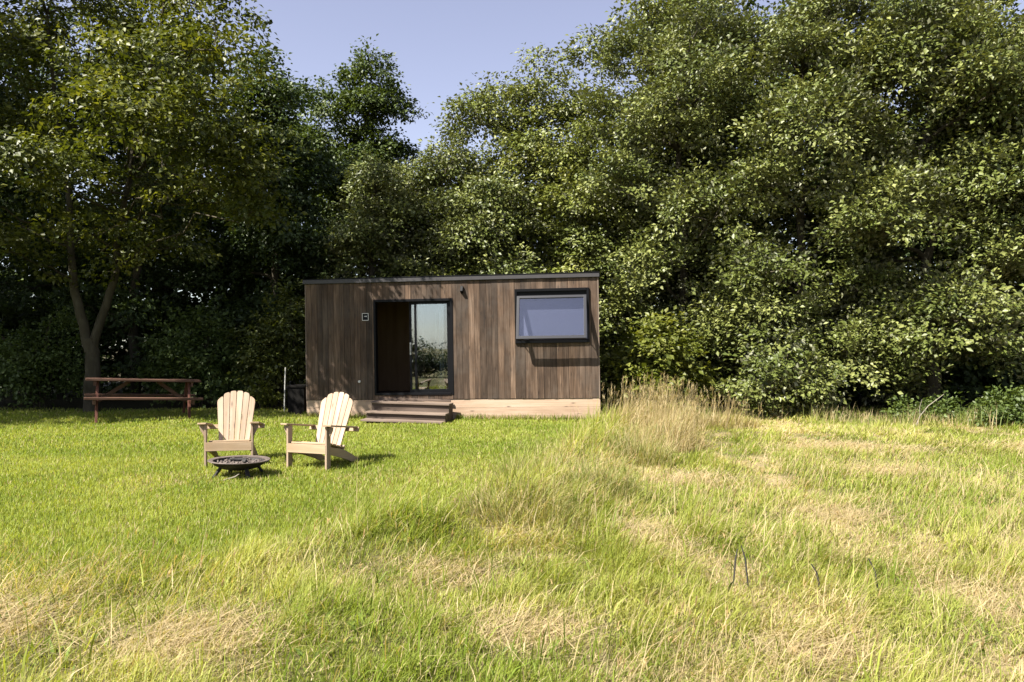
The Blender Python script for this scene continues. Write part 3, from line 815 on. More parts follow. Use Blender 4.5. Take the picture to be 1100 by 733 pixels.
def build_trees():
    # row of pale-backed trees along the right edge of the meadow
    G = 'pale leaved trees along the meadow edge'
    tree('broadleaf_tree', 4.7, 21.2, 11.0, 3.3, 'broad pale leaved tree rising directly behind the cabin corner', 101, PALE, 'leaf_pale', 90000, .118, .03, 25, .5, infill=False, lobe_size=.36, per=150, coh=.32, shell=(.72, 1.06), flat=.62, droop=.02, group=G)
    tree('broadleaf_tree', 7.5, 19.6, 10.6, 3.2, 'dense pale leaved tree behind the low straw clump, second from the cabin', 102, PALE, 'leaf_pale', 90000, .118, .03, 25, .5, infill=False, lobe_size=.36, per=150, coh=.32, shell=(.72, 1.06), flat=.62, droop=.02, group=G)
    tree('broadleaf_tree', 10.2, 18.7, 10.3, 3.2, 'pale leaved tree with low layered boughs over the dead stick', 103, PALE, 'leaf_pale', 76000, .125, .12, 23, .52, infill=False, lobe_size=.36, per=150, coh=.32, shell=(.72, 1.06), flat=.62, droop=.02, group=G)
    tree('broadleaf_tree', 13.2, 18.6, 9.6, 3.2, 'pale leaved tree at the far end of the row above a dark hollow', 104, PALE, 'leaf_pale', 60000, .125, .3, 19, .52, infill=False, lobe_size=.36, per=150, coh=.32, shell=(.72, 1.06), flat=.62, droop=.02, group=G)
    tree('broadleaf_tree', 16.4, 17.6, 9.5, 3.2, 'last pale leaved tree cut by the photo edge', 105, PALE, 'leaf_pale', 26000, .15, .2, 11, .46, group=G)
    # trees standing behind the cabin
    G2 = 'trees behind the cabin'
    tree('broadleaf_tree', 5.4, 25.0, 13.6, 2.9, 'tallest yellow green tree behind the cabin, its top cut by the photo edge', 111, YEL, 'leaf_pale', 38000, .16, .06, 14, .55, group=G2, extra=[(2.6, 25, 10.9, 1.0, 1.0, 1.0), (1.7, 24.8, 8.8, 1.2, 1.2, 1.2)])
    tree('broadleaf_tree', .2, 24.3, 10.3, 2.9, 'yellow green tree behind the cabin with a thin ragged tip above it', 112, YEL, 'leaf_pale', 60000, .125, .04, 15, .5, group=G2,
         extra=[(.8, 24.3, 10.5, .4, .4, .85), (-1.3, 24.2, 8.9, .75, .7, .75)])
    tree('broadleaf_tree', -2.3, 23.6, 8.0, 2.0, 'small grey green tree behind the cabin door, below open sky', 113, PALE, 'leaf_pale', 34000, .12, .05, 12, .42, group=G2)
    tree('broadleaf_tree', -4.2, 22.6, 7.1, 1.7, 'narrow grey green tree beside the lobed oak, rising over the cabin end', 114, PALE, 'leaf_pale', 28000, .115, .05, 11, .4, group=G2)
    tree('broadleaf_tree', 2.3, 22.6, 8.6, 2.1, 'lower yellow green tree rising over the window end of the cabin roof', 115, YEL, 'leaf_pale', 36000, .12, .04, 12, .44, group=G2)
    tree('broadleaf_tree', -.9, 22.3, 6.6, 1.9, 'low pale tree rising over the middle of the cabin roof', 116, PALE, 'leaf_pale', 30000, .115, .04, 11, .42, group=G2)
    # the oak with rounded lobes
    tree('oak_tree', -5.3, 27.5, 11.4, 2.0, 'dark oak with rounded lobes standing against the open sky', 121, OAK, 'leaf_dark', 62000, .135, .1, 12, .42, lobe_size=.46,
         extra=[(-5.0, 27.3, 11.2, 1.05, 1.0, .85), (-4.35, 27.3, 10.0, .85, .8, .75), (-4.7, 27.2, 8.4, .9, .8, .8), (-6.3, 27.4, 10.2, .9, .9, .9), (-5.3, 27.5, 6.6, 1.9, 1.5, 1.8), (-6.9, 27.6, 8.2, 1.4, 1.2, 1.3)])
    # big forked tree on the left
    x, y = -10.2, 18.5
    fk = [([(x, y, -.1), (x + .02, y, .8), (x + .03, y, 1.3), (x - .02, y, 1.8)], .2, .15),
          ([(x - .02, y, 1.5), (x - .25, y - .02, 2.4), (x - .43, y, 3.25), (x - .5, y, 4.4), (x - .55, y - .1, 5.6), (x - .75, y - .2, 7.4), (x - .95, y - .2, 9.6)], .13, .035),
          ([(x + .02, y, 1.5), (x + .22, y + .05, 2.3), (x + .5, y + .1, 3.2), (x + .75, y, 4.6), (x + 1.1, y - .2, 6.2), (x + 1.5, y - .3, 7.9), (x + 1.9, y - .3, 9.8)], .12, .03)]
    tree('forked_tree', x, y, 12.5, 4.0, 'forked tree with pale trunk splitting low behind the picnic table', 131, ((0.030, 0.040, 0.007), (0.060, 0.074, 0.011), (0.135, 0.140, 0.024)), 'leaf', 52000, .125, .30, 15, .42, trunk_r=.15, fork=fk, lobe_size=.33, bark='bark_light', limb_r=.2,
         extra=[(-6.9, 17.3, 6.2, 1.3, 1.2, 1.0), (-6.7, 16.6, 8.3, 1.2, 1.2, 1.1), (-6.6, 17.6, 4.9, 1.0, 1.0, .8), (-7.3, 18.2, 9.7, 1.5, 1.3, 1.2), (-8.0, 16.0, 7.2, 1.4, 1.2, 1.0), (-7.0, 18.4, 11.4, 1.2, 1.2, 1.2), (-6.1, 15.9, 5.5, 1.1, 1.0, .8), (-6.0, 15.4, 7.6, 1.1, 1.1, 1.0), (-5.55, 16.3, 4.5, .6, .6, .5), (-7.2, 15.0, 6.0, 1.2, 1.1, .8), (-9.6, 15.2, 5.2, 1.5, 1.2, .8), (-11.8, 15.4, 4.8, 1.5, 1.2, .8), (-9.0, 16.4, 4.0, 1.1, 1.0, .6), (-13.2, 17, 4.6, 1.3, 1.3, .8), (-11.6, 17.4, 3.8, 1.0, 1.0, .6), (-10.9, 17.9, 3.3, .5, .4, .5), (-9.3, 18.0, 3.4, .6, .5, .5), (-5.5, 15.9, 5.3, .8, .8, .7), (-6.6, 15.4, 5.5, .9, .9, .8), (-7.6, 14.9, 5.7, .9, .9, .8), (-5.9, 15.4, 6.5, .8, .8, .8), (-6.9, 15.0, 6.9, .9, .9, .9), (-5.3, 15.95, 5.0, .9, .8, .6), (-6.2, 15.6, 4.9, 1.0, .9, .7), (-6.4, 15.3, 6.1, 1.0, .9, .7), (-5.5, 15.7, 6.0, .8, .8, .7)],
         twigs=170, per=62, shell=(.35, 1.08))
    # dark trees behind it
    G3 = 'dark trees behind the forked tree'
    tree('dark_tree', -7.3, 23.6, 10.7, 2.3, 'dark tree beside the cabin, in front of the oak', 141, DARK, 'leaf_dark', 36000, .14, .03, 13, .46, group=G3)
    tree('dark_tree', -11.6, 23.4, 11.6, 3.3, 'dark tree directly behind the forked trunk', 142, DARK, 'leaf_dark', 36000, .15, .03, 13, .5, group=G3)
    tree('dark_tree', -15.6, 22.6, 12.2, 3.3, 'dark tree behind the bramble, cut by the photo edge', 143, DARK, 'leaf_dark', 34000, .15, .02, 13, .5, group=G3)
    tree('dark_tree', -20.5, 18.6, 18.0, 4.2, 'tall dark tree outside the photo beyond the bramble', 145, OAK, 'leaf_dark', 40000, .19, .22, 15, .6, group=G3)
    tree('dark_tree', -17.4, 14.6, 18.0, 3.9, 'dark tree on the lawn edge just outside the photo, shading the picnic table', 144, OAK, 'leaf_dark', 40000, .19, .22, 15, .6, group=G3)
    # taller wood behind
    G4 = 'tall trees of the wood behind'
    back = [(-19, 28, 13, 'tall woodland tree far behind the bramble'), (-13, 29, 13.5, 'tall woodland tree far behind the forked tree'), (-9, 29.5, 10.6, 'lower woodland tree tucked between the dark trees and oak'),
            (6.6, 26.5, 15.5, 'tall woodland tree with dark crown above the second pale tree'), (10.6, 27, 15.8, 'tall woodland tree with bare tan trunk high above the pale row'),
            (14.6, 25.5, 15, 'tall dark woodland tree rising above the layered boughs'), (18.5, 24.5, 14.5, 'tall dark woodland tree behind the end of the pale row'), (22.5, 23, 14, 'outermost woodland tree beyond the pale row')]
    for i, (bx, by, bh, lb) in enumerate(back):
        tree('woodland_tree', bx, by, bh, 3.3, lb, 160 + i, OAK if i % 2 else MID, 'leaf_dark', 24000, .19, .08, 12, .6, group=G4, bark='bark_tan' if bx == 10.6 else 'bark', trunk_r=.26)
    # bushes and undergrowth
    bush('elder_bush', 3.45, 18.1, 2.25, 1.55, 1.0, 'leafy green bush growing against the right end of the cabin', 201, YEL, 'leaf', 12000, .14, .34)
    bush('bramble_bush', -12.1, 19.6, 2.6, 1.7, 1.0, 'dark bramble bush behind the left end of the picnic table', 202, MID, 'leaf_dark', 10000, .10, .3)
    bush('bramble_bush', -15.0, 19.6, 2.4, 1.7, 1.0, 'dark bramble bush at the far left edge of the lawn', 203, MID, 'leaf_dark', 8000, .10, .3)
    bush('hazel_bush', -8.3, 20.2, 2.9, 1.5, .9, 'dark hazel bush behind the right end of the picnic table', 204, MID, 'leaf_dark', 10000, .11, .32)
    bush('hazel_bush', -6.1, 20.3, 3.2, 1.2, .9, 'pale green hazel bush beside the left end of the cabin', 205, PALE, 'leaf', 11000, .11, .3)
    bush('nettle_patch', -6.35, 18.9, .75, .5, .35, 'low bright nettles between the picnic table and the stake', 206, YEL, 'leaf', 1500, .09, .2, cat='nettles', stems=6)
    bush('bramble_bush', 10.3, 15.5, .75, .9, .5, 'low tangled bramble at the right end of the wood edge', 207, MID, 'leaf', 4200, .09, .24)
    bush('bramble_bush', 8.9, 16.2, .5, .9, .4, 'low bramble behind the leaning dead stick', 208, MID, 'leaf', 3000, .09, .22)
    bush('hazel_bush', 6.0, 17.2, 1.9, 1.3, .8, 'young hazel bush under the second pale tree', 209, PALE, 'leaf_pale', 8000, .12, .32)
    # understorey of the wood: reads as one dark mass between and behind the trunks
    rng = np.random.default_rng(77)
    L = [(hx, 30.0 + 1.2 * math.sin(hx), 2.6 + 1.2 * math.sin(hx * 1.7), 2.2, 1.6, 3.2) for hx in np.arange(-30, 31, 1.6)] + [(hx, 29.5, 5.6 + .8 * math.sin(hx * 1.3), 2.0, 1.4, 2.2) for hx in np.arange(-20, 6, 1.7)] + [(hx, 24.5 + .6 * math.sin(hx * 2), 5.4 + 1.3 * math.sin(hx * 1.3), 1.9, 1.0, 2.6) for hx in np.arange(4, 21, 1.4)]
    L += [(hx, 24.6 + .8 * math.sin(hx * 2.1), 1.6 + .6 * math.sin(hx * 1.3), 1.8, 1.0, 2.2) for hx in np.arange(-19, 24, 1.5)]
    L += [(hx, 21.8 + .4 * math.sin(hx * 3), .8, 1.2, .7, 1.2) for hx in np.arange(5, 19, 1.0)]
    L += [(hx, 26.5 + .8 * math.sin(hx * 1.9), .7, 1.6, 1.0, 1.0) for hx in np.arange(-22, 25, 1.3)]
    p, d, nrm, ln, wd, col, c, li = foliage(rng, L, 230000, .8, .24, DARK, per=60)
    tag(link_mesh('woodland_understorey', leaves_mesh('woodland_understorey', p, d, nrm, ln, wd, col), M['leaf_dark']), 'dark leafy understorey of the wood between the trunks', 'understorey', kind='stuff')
    # overgrown hedge behind the viewer, mirrored in the glass of the door
    bush('field_hedge', -11.5, -5.5, 2.05, 9.5, 1.0, 'dark overgrown hedge behind the viewer, mirrored in the door glass', 230, DARK, 'leaf_dark', 26000, .16, .5, cat='hedge', lobes=16, stems=12)

# ------------------------------------------------------------------ cabin
def build_cabin():
    root = empty('timber_cabin', (-4.695, 17.46, .395), (0, -.0152, R(-6.54)))
    tag(root, 'long dark timber cabin with a flat roof, sliding door and propped window', 'cabin')
    W, D, H = 6.67, 2.5, 2.64
    D0, D1, DB, DT = 1.608, 3.427, .10, 2.255     # door opening
    W0, W1, WB, WT = 4.823, 6.458, 1.22, 2.42     # window opening
    # cladding: vertical boards, cut round the openings
    rng = random.Random(4)
    mb = MB(4)
    cuts = [(D0, D1, DB, DT), (W0, W1, WB, WT)]
    u = 0.03
    while u < W - .035:
        w = rng.choice([.095, .12, .135, .145])
        e = min(u + w, W - .03)
        if W - .03 - e < .05: e = W - .03
        prj = rng.uniform(0, .006)
        col = (rng.random(), rng.random(), rng.random(), 1)
        edges = sorted(set([u, e] + [q for c in cuts for q in (c[0], c[1]) if u < q < e]))
        for a, b in zip(edges, edges[1:]):
            spans = [(0.0 + rng.uniform(0, .006), H)]
            mid = (a + b) / 2
            for c0, c1, cb, ct in cuts:
                if c0 <= mid <= c1:
                    spans = [(0.0, cb), (ct, H)]
            for z0, z1 in spans:
                if z1 - z0 > .01 and b - a > .006:
                    mb.box(a + .002, b - .002, -.024 - prj, 0, z0, z1, .003, c=col)
        u = e
    mb.build('cladding', M['clad'], root)
    mb = MB(5)
    mb.box(0, .028, -.03, .02, -.005, H, .003); mb.build('corner_trim', M['trim'], root)
    MB(5).box(W - .028, W, -.034, .02, -.005, H, .003).build('corner_trim', M['trim'], root)
    # structural front wall behind the boards (butted pieces), other walls, floor, ceiling
    mb = MB(6)
    t = .10
    for a, b, z0, z1 in [(0, D0, 0, H), (D0, D1, 0, DB), (D0, D1, DT, H), (D1, W0, 0, H), (W0, W1, 0, WB), (W0, W1, WT, H), (W1, W, 0, H)]:
        mb.box(a, b, .002, t, z0, z1)
    mb.build('wall', M['backing'], root)
    mb = MB(7)
    mb.box(0, .1, t, D, 0, H); mb.box(W - .1, W, t, D, 0, H)
    mb.box(.1, W - .1, D - .1, D, 0, H)
    mb.box(D0 + .85, D0 + .90, 1.15, D - .1, .06, H)          # partition seen through the doorway
    mb.build('inner_wall', M['ply'], root)
    MB(8).box(.1, W - .1, t, D - .1, 0, .06).build('floor', M['floorboards'], root)
    # roof
    mb = MB(9)
    mb.box(-.02, W + .02, -.02, D + .03, H + .001, H + .085)
    mb.build('roof', M['roofing'], root)
    MB(10).box(-.03, W + .02, -.075, -.022, H + .008, H + .098, .004).build('fascia', M['fascia'], root)
    mb = MB(11)
    mb.box(-.035, W + .025, -.085, .2, H + .102, H + .118, .003)
    mb.box(-.06, 1.75, .2, D + .05, H + .09, H + .125, .003)
    mb.build('roof_edge_strip', M['black'], root)
    # skirt
    mb = MB(12)
    for k, (z0, z1) in enumerate([(-.19, -.006), (-.375, -.193), (-.56, -.378)]):
        if k == 1: mb.box(.0, 3.1, -.012, .012, z0, z1, .003); mb.box(3.102, W, -.012, .012, z0, z1, .003)
        else: mb.box(.0, W, -.012, .012, z0, z1, .003)
        mb.box(W - .024, W, .014, D, z0, z1, .003); mb.box(0, .024, .014, D, z0, z1, .003)
    mb.build('skirt', M['skirt'], root)
    # ---- door
    door = empty('door'); door.parent = root
    mb = MB(13)
    mb.box(D0, D0 + .045, -.04, .12, DB, DT, .003); mb.box(D1 - .06, D1, -.04, .12, DB, DT, .003)
    mb.box(D0 + .046, D1 - .061, -.045, .12, DT - .055, DT, .003); mb.box(D0 + .046, D1 - .061, -.05, .12, DB, DB + .05, .003)
    mb.build('frame', M['black'], door)
    mb = MB(14)      # fixed leaf
    a, b = 2.53, D1 - .062
    mb.box(a, a + .055, .03, .075, DB + .052, DT - .057, .003); mb.box(b - .085, b, .03, .075, DB + .052, DT - .057, .003)
    mb.box(a + .056, b - .086, .03, .075, DT - .115, DT - .057, .003); mb.box(a + .056, b - .086, .03, .075, DB + .052, DB + .125, .003)
    mb.build('fixed_leaf', M['black'], door)
    MB(15).box(-(b - a - .142) / 2, (b - a - .142) / 2, -.004, .004, DB + .126, DT - .116, 0, Matrix.Translation(((a + b - .03) / 2, .052, 0)) @ Matrix.Rotation(R(2.6), 4, 'Z')).build('fixed_pane', M['pane_door'], door)
    mb = MB(16)      # sliding leaf, pushed behind the fixed one
    a2, b2 = 2.40, 3.25
    mb.box(a2, a2 + .05, .085, .125, DB + .052, DT - .06, .003); mb.box(b2 - .05, b2, .085, .125, DB + .052, DT - .06, .003)
    mb.box(a2 + .051, b2 - .051, .085, .125, DT - .12, DT - .06, .003); mb.box(a2 + .051, b2 - .051, .085, .125, DB + .052, DB + .12, .003)
    mb.build('sliding_leaf', M['black'], door)
    MB(17).box(a2 + .051, b2 - .051, .1, .108, DB + .121, DT - .121).build('sliding_pane', M['pane_door'], door)
    mb = MB(18)
    mb.box(a2 + .008, a2 + .042, .070, .084, 1.0, 1.28, .003); mb.tube([(a2 + .025, .07, 1.06), (a2 + .025, .035, 1.06), (a2 + .025, .035, 1.22), (a2 + .025, .07, 1.22)], .009, 8)
    mb.build('handle', M['steel'], door)
    # curtain gathered inside behind the right-hand stile
    mb = MB(19)
    pts = [(3.06 + k * .012, .19 + .022 * math.sin(k * 1.35)) for k in range(24)]
    t_ = bmesh.new()
    lo = [mb.bm.verts.new((px, py, .09)) for px, py in pts]; hi = [mb.bm.verts.new((px, py, 2.2)) for px, py in pts]
    for k in range(len(pts) - 1): mb.bm.faces.new([lo[k], lo[k + 1], hi[k + 1], hi[k]])
    t_.free()
    mb.build('curtain', M['curtain'], root, smooth=80)
    # ---- window: deep black surround, top-hung sash propped open
    win = empty('window'); win.parent = root
    mb = MB(20)
    mb.box(W0, W0 + .05, -.07, .1, WB, WT, .003); mb.box(W1 - .05, W1, -.07, .1, WB, WT, .003)
    mb.box(W0 + .051, W1 - .051, -.075, .1, WT - .06, WT, .003); mb.box(W0 + .051, W1 - .051, -.08, .1, WB, WB + .06, .003)
    mb.box(W0 + .051, W1 - .051, -.03, .09, WT - .165, WT - .061, .003)
    mb.build('frame', M['black'], win)
    s0, s1 = W0 + .055, W1 - .055
    hz, hy, ln = WT - .165, -.035, 1.0
    sash = empty('sash', (0, hy, hz), (R(-18.5), 0, 0)); sash.parent = win
    mb = MB(21)
    mb.box(s0, s0 + .06, -.035, .03, -ln, 0, .003); mb.box(s1 - .06, s1, -.035, .03, -ln, 0, .003)
    mb.box(s0 + .061, s1 - .061, -.035, .03, -.055, 0, .003); mb.box(s0 + .061, s1 - .061, -.035, .03, -ln, -ln + .065, .003)
    mb.build('sash_frame', M['anthracite'], sash)
    MB(22).box(s0 + .061, s1 - .061, -.012, -.004, -ln + .066, -.056).build('pane', M['pane_window'], sash)
    for q in (s0 + .02, s1 - .02):
        MB(23).bar((q, -.02, WB + .1), (q, -.29, 1.42), .018, .012, .002).build('stay', M['black'], win)
    MB(24).box(W0 + .051, W1 - .051, .06, .07, WB + .08, WT - .17).build('blind', M['blind'], win)
    # ---- wall lamp: a slim black wedge
    lamp = MB(25)
    lamp.prism([(-.028, 0), (.028, 0), (.028, .04), (-.028, .04)], -.03, -.0245)
    M90 = Matrix.Rotation(R(-90), 4, 'Z')
    lamp.prism([(.03, .05), (.03, -.12), (.13, -.075), (.13, -.06), (.07, .05)], -.03, .03, M90 @ Matrix.Identity(4), .004)
    lamp.build('wall_lamp', M['black'], root, loc=(3.645, 0, 2.47))
    # ---- small framed sign by the door
    sg = empty('number_plate', (1.42, -.031, 1.875)); sg.parent = root
    mb = MB(26)
    for a, b, z0, z1 in [(-.075, .075, .072, .084), (-.075, .075, -.084, -.072), (-.075, -.063, -.0715, .0715), (.063, .075, -.0715, .0715)]:
        mb.box(a, b, -.014, 0, z0, z1, .002)
    mb.build('frame', M['white'], sg)
    MB(27).box(-.0628, .0628, -.009, 0, -.0715, .0715).build('panel', M['black'], sg)
    mb = MB(28); mb.box(-.03, .005, -.0125, -.0095, .006, .02); mb.box(.009, .034, -.0125, -.0095, .0, .024); mb.build('mark', M['steel'], sg)
    mb = MB(29)
    Mx = Matrix.Rotation(R(90), 4, 'X')
    mb.lathe([(0, .0), (.026, .002), (.03, .01), (.03, .03)], 20)
    cap = mb.build('vent_cap', M['white'], root, loc=(1.26, -.058, .413), smooth=40)
    cap.rotation_euler = (R(-90), 0, 0)

def build_steps():
    root = empty('wooden_steps', (-2.18, 17.1, 0), (0, R(1.1), R(-9)))
    tag(root, 'three weathered wooden steps leading up to the sliding door', 'steps')
    levels = [(.395, -.03, -.40), (.205, -.40, -.72), (.055, -.72, -1.0)]
    for i, (z, y0, y1) in enumerate(levels):
        mb = MB(40 + i)
        m = (y0 + y1) / 2
        mb.box(-.89, .89, m + .003, y0 - .004, z - .038, z, .005); mb.box(-.89, .89, y1 - .03, m - .003, z - .038, z, .005)
        mb.build('tread', M['tread'], root)
        if i < 2:
            MB(50 + i).box(-.875, .875, y1 + .018, y1 + .04, levels[i + 1][0] - .01 if i < 2 else -.05, z - .040, .003).build('riser', M['step'], root)
    mb = MB(55)
    for s in (-1, 1):
        q = s * .866
        mb = MB(55)
        mb.prism([(.03, -.08), (.03, .353), (.375, .353), (.375, .163), (.69, .163), (.69, -.08)], q - .0125 * 1, q + .0125, Matrix.Rotation(R(-90), 4, 'Z'))
        mb.build('side_board', M['step'], root)
    MB(56).box(-.82, .82, .0, .03, .40, .455, .004).build('sill_board', M['step'], root)

# ------------------------------------------------------------------ furniture
def make_chair(label):
    root = empty('adirondack_chair')
    tag(root, label, 'chair', 'wooden chairs round the fire pit')
    # seat: slats over a curve falling to the back
    mb = MB(60)
    prof = [(.0, .345), (.095, .338), (.19, .316), (.285, .288), (.38, .262)]
    for y, z in prof:
        mb.box(-.265, .265, -.043, .043, -.011, .011, .004, Matrix.Translation((0, y + .03, z)) @ Matrix.Rotation(R(-13), 4, 'X'))
    mb.build('seat', M['chair_x'], root)
    MB(61).box(-.30, .30, -.052, -.028, .225, .342, .004).build('apron', M['chair_x'], root)
    # back: six slats fanning out under an arched top, leaning back
    mb = MB(62)
    n = 6
    Hb = .84
    for i in range(n):
        a0, a1 = i / n, (i + 1) / n
        gap = .003
        def wx(a, t): return (a - .5) * (.405 + .155 * t)
        def top(a):
            q = (a - .5) * 2
            return Hb * (1 - .20 * abs(q) ** 2.5)
        mid = (a0 + a1) / 2
        pts = [(wx(a0, 0) + gap, 0), (wx(a1, 0) - gap, 0)]
        K = 8
        hm = max(top(a0), top(a1), top(mid))
        topc = []
        for k in range(K + 1):
            f = k / K
            a = a0 + (a1 - a0) * f
            rnd = .028 * (1 - math.sqrt(max(0, 1 - (2 * f - 1) ** 4)))
            z = top(a) * .7 + top(mid) * .3 - rnd
            x = wx(a, z / Hb)
            x = min(max(x, wx(a0, z / Hb) + gap), wx(a1, z / Hb) - gap)
            topc.append((x, z))
        pts += list(reversed(topc))
        mb.prism(pts, -.011, .011, None, .003)
    back = mb.build('backrest', M['chair_z'], root, loc=(0, .435, .215), rot=(R(-22), 0, 0))
    # rails behind the back
    mb = MB(63)
    mb.box(-.40, .40, -.0, .028, -.032, .032, .004, Matrix.Translation((0, .60, .495)) @ Matrix.Rotation(R(-22), 4, 'X'))
    mb.box(-.23, .23, -.0, .024, -.03, .03, .004, Matrix.Translation((0, .72, .86)) @ Matrix.Rotation(R(-22), 4, 'X'))
    mb.box(-.25, .25, -.0, .024, -.03, .03, .004, Matrix.Translation((0, .475, .255)) @ Matrix.Rotation(R(-22), 4, 'X'))
    mb.build('back_rail', M['chair_x'], root)
    for s in (-1, 1):
        ol = [(-.055, 0), (.06, .02), (.068, .12), (.05, .40), (.045, .72), (-.02, .74), (-.045, .6), (-.06, .2), (-.066, .03)]
        mb = MB(64)
        ol2 = [(x * s, z) for x, z in ol]
        mb.prism(ol2, -.012, .012, Matrix.Translation((s * .338, -.09, .605)) @ Matrix.Rotation(R(-97), 4, 'X') , .004)
        mb.build('arm', M['chair_y'], root)
    for s in (-1, 1):
        mb = MB(66)
        mb.box(s * .302 - .014, s * .302 + .014, -.048, .048, -.02, .583, .004)
        mb.prism([(s * .318, .577), (s * .385, .577), (s * .378, .53), (s * .322, .42), (s * .318, .42)], -.012, .012, None, .003)
        mb.build('leg', M['chair_z'], root)
    for s in (-1, 1):
        q = s * .273
        mb = MB(68)
        ol = [(.03, .325), (-.40, .235), (-.60, .15), (-.86, .02), (-.86, -.02), (-.74, -.02), (-.55, .06), (-.3, .14), (.03, .225)]
        mb.prism(ol, q - .013, q + .013, Matrix.Rotation(R(-90), 4, 'Z'), .004)
        mb.build('side_rail', M['chair_y'], root)
    return root

def build_furniture():
    a = make_chair('pale slatted wooden chair directly behind the fire pit, facing the viewer')
    a.location = (-3.86, 10.42, float(gz(-3.86, 10.42))); a.rotation_euler = (0, 0, R(12))
    b = copy_tree(a)
    b['label'] = 'pale slatted wooden chair turned aside, standing between fire pit and steps'
    b.location = (-2.72, 10.2, float(gz(-2.72, 10.2))); b.rotation_euler = (0, 0, R(-20))
    # fire pit
    fx, fy = -3.44, 9.62
    z0 = float(gz(fx, fy))
    root = empty('fire_pit', (fx, fy, z0), (0, R(1.0), R(20)))
    tag(root, 'low round dark metal fire pit full of ash in front of the chairs', 'fire pit')
    MB(80).lathe([(0, .085), (.12, .09), (.22, .115), (.30, .16), (.335, .2), (.33, .206), (.29, .168), (.2, .125), (0, .105)], 48).build('bowl', M['iron'], root, smooth=60)
    MB(81).lathe([(.315, .197), (.372, .205), (.376, .213), (.37, .219), (.315, .211), (.315, .197)], 48).build('rim', M['rust'], root, smooth=40)
    rng = np.random.default_rng(3)
    mb = MB(82)
    prof = [(0, .185), (.06, .19), (.12, .178), (.2, .172), (.27, .168), (.305, .17)]
    mb.lathe(prof, 36, wob=.03)
    for k in range(60):
        rr = .27 * math.sqrt(rng.random()); an = rng.uniform(0, 6.28); s = rng.uniform(.008, .022)
        mb.box(-s, s, -s * .7, s * .7, -s * .5, s * .5, s * .2, Matrix.Translation((rr * math.cos(an), rr * math.sin(an), .183 + rng.uniform(0, .018))) @ Euler(tuple(rng.uniform(0, 3, 3))).to_matrix().to_4x4())
    mb.build('ash_bed', M['ash'], root)
    for k in range(4):
        a_ = k * math.pi / 2 + .35
        c, s = math.cos(a_), math.sin(a_)
        MB(84 + k).bar((c * .23, s * .23, .135), (c * .345, s * .345, -.03), .05, .03, .006, up=(c, s, .4)).build('leg', M['iron'], root)
    # charred logs lying in the ash
    for k, (lx, ly, an, ln, lb) in enumerate([(-.02, .03, .5, .2, 'charred log lying across the ash of the fire pit'), (.1, -.08, 2.2, .14, 'short charred log stub near the front of the fire pit')]):
        mb = MB(90 + k)
        pts = [(t * ln - ln / 2, .004 * math.sin(t * 7), .003 * math.cos(t * 5)) for t in np.linspace(0, 1, 6)]
        mb.tube(pts, [.018, .024, .023, .024, .022, .015], 9)
        o = mb.build('charred_log', M['char'], None, 50, (fx + lx, fy + ly, z0 + .208), (0, .06, an))
        tag(o, lb, 'log')
    mb = MB(93)
    mb.tube([(-.09, 0, 0), (-.03, .008, .015), (.05, 0, .035), (.1, -.01, .07)], [.009, .01, .009, .006], 7)
    tag(mb.build('stick', M['twig'], None, 50, (-3.42, 9.28, float(gz(-3.42, 9.28)) + .012), (0, 0, .5)), 'short pale stick on the grass below the fire pit', 'stick')
    # picnic table
    px, py = -7.83, 16.25
    root = empty('picnic_table', (px, py, float(gz(px, py))), (0, R(2.2), R(29)))
    tag(root, 'red brown timber picnic table with fixed benches under the forked tree', 'picnic table')
    mb = MB(100)
    for k in range(5): mb.box(-1.12 - .01 * (k % 2), 1.12 + .012 * ((k + 1) % 2), .27 + k * .146, .41 + k * .146, .84, .885, .006)
    mb.build('tabletop', M['table_x'], root)
    for y0 in (-.14, 1.24):
        mb = MB(101)
        mb.box(-1.14, 1.14, y0, y0 + .135, .465, .51, .006); mb.box(-1.13, 1.15, y0 + .141, y0 + .276, .465, .51, .006)
        mb.build('bench', M['table_x'], root)
    for s in (-1, 1):
        q = s * .90
        MB(103).bar((q, .02, -.08), (q, .50, .84), .05, .10, .005, up=(0, 1, 0)).build('leg', M['table_z'], root)
        MB(104).bar((q, 1.36, -.08), (q, .88, .84), .05, .10, .005, up=(0, 1, 0)).build('leg', M['table_z'], root)
        MB(105).box(q + s * .027, q + s * .072, -.10, 1.48, .365, .463, .005).build('cross_beam', M['table_x'], root)
        MB(106).box(q + s * .027, q + s * .072, 0.30, 1.0, .74, .838, .005).build('top_beam', M['table_x'], root)
        MB(107).bar((q - s * .03, .69, .40), (q - s * .62, .69, .83), .045, .08, .005).build('brace', M['table_x'], root)

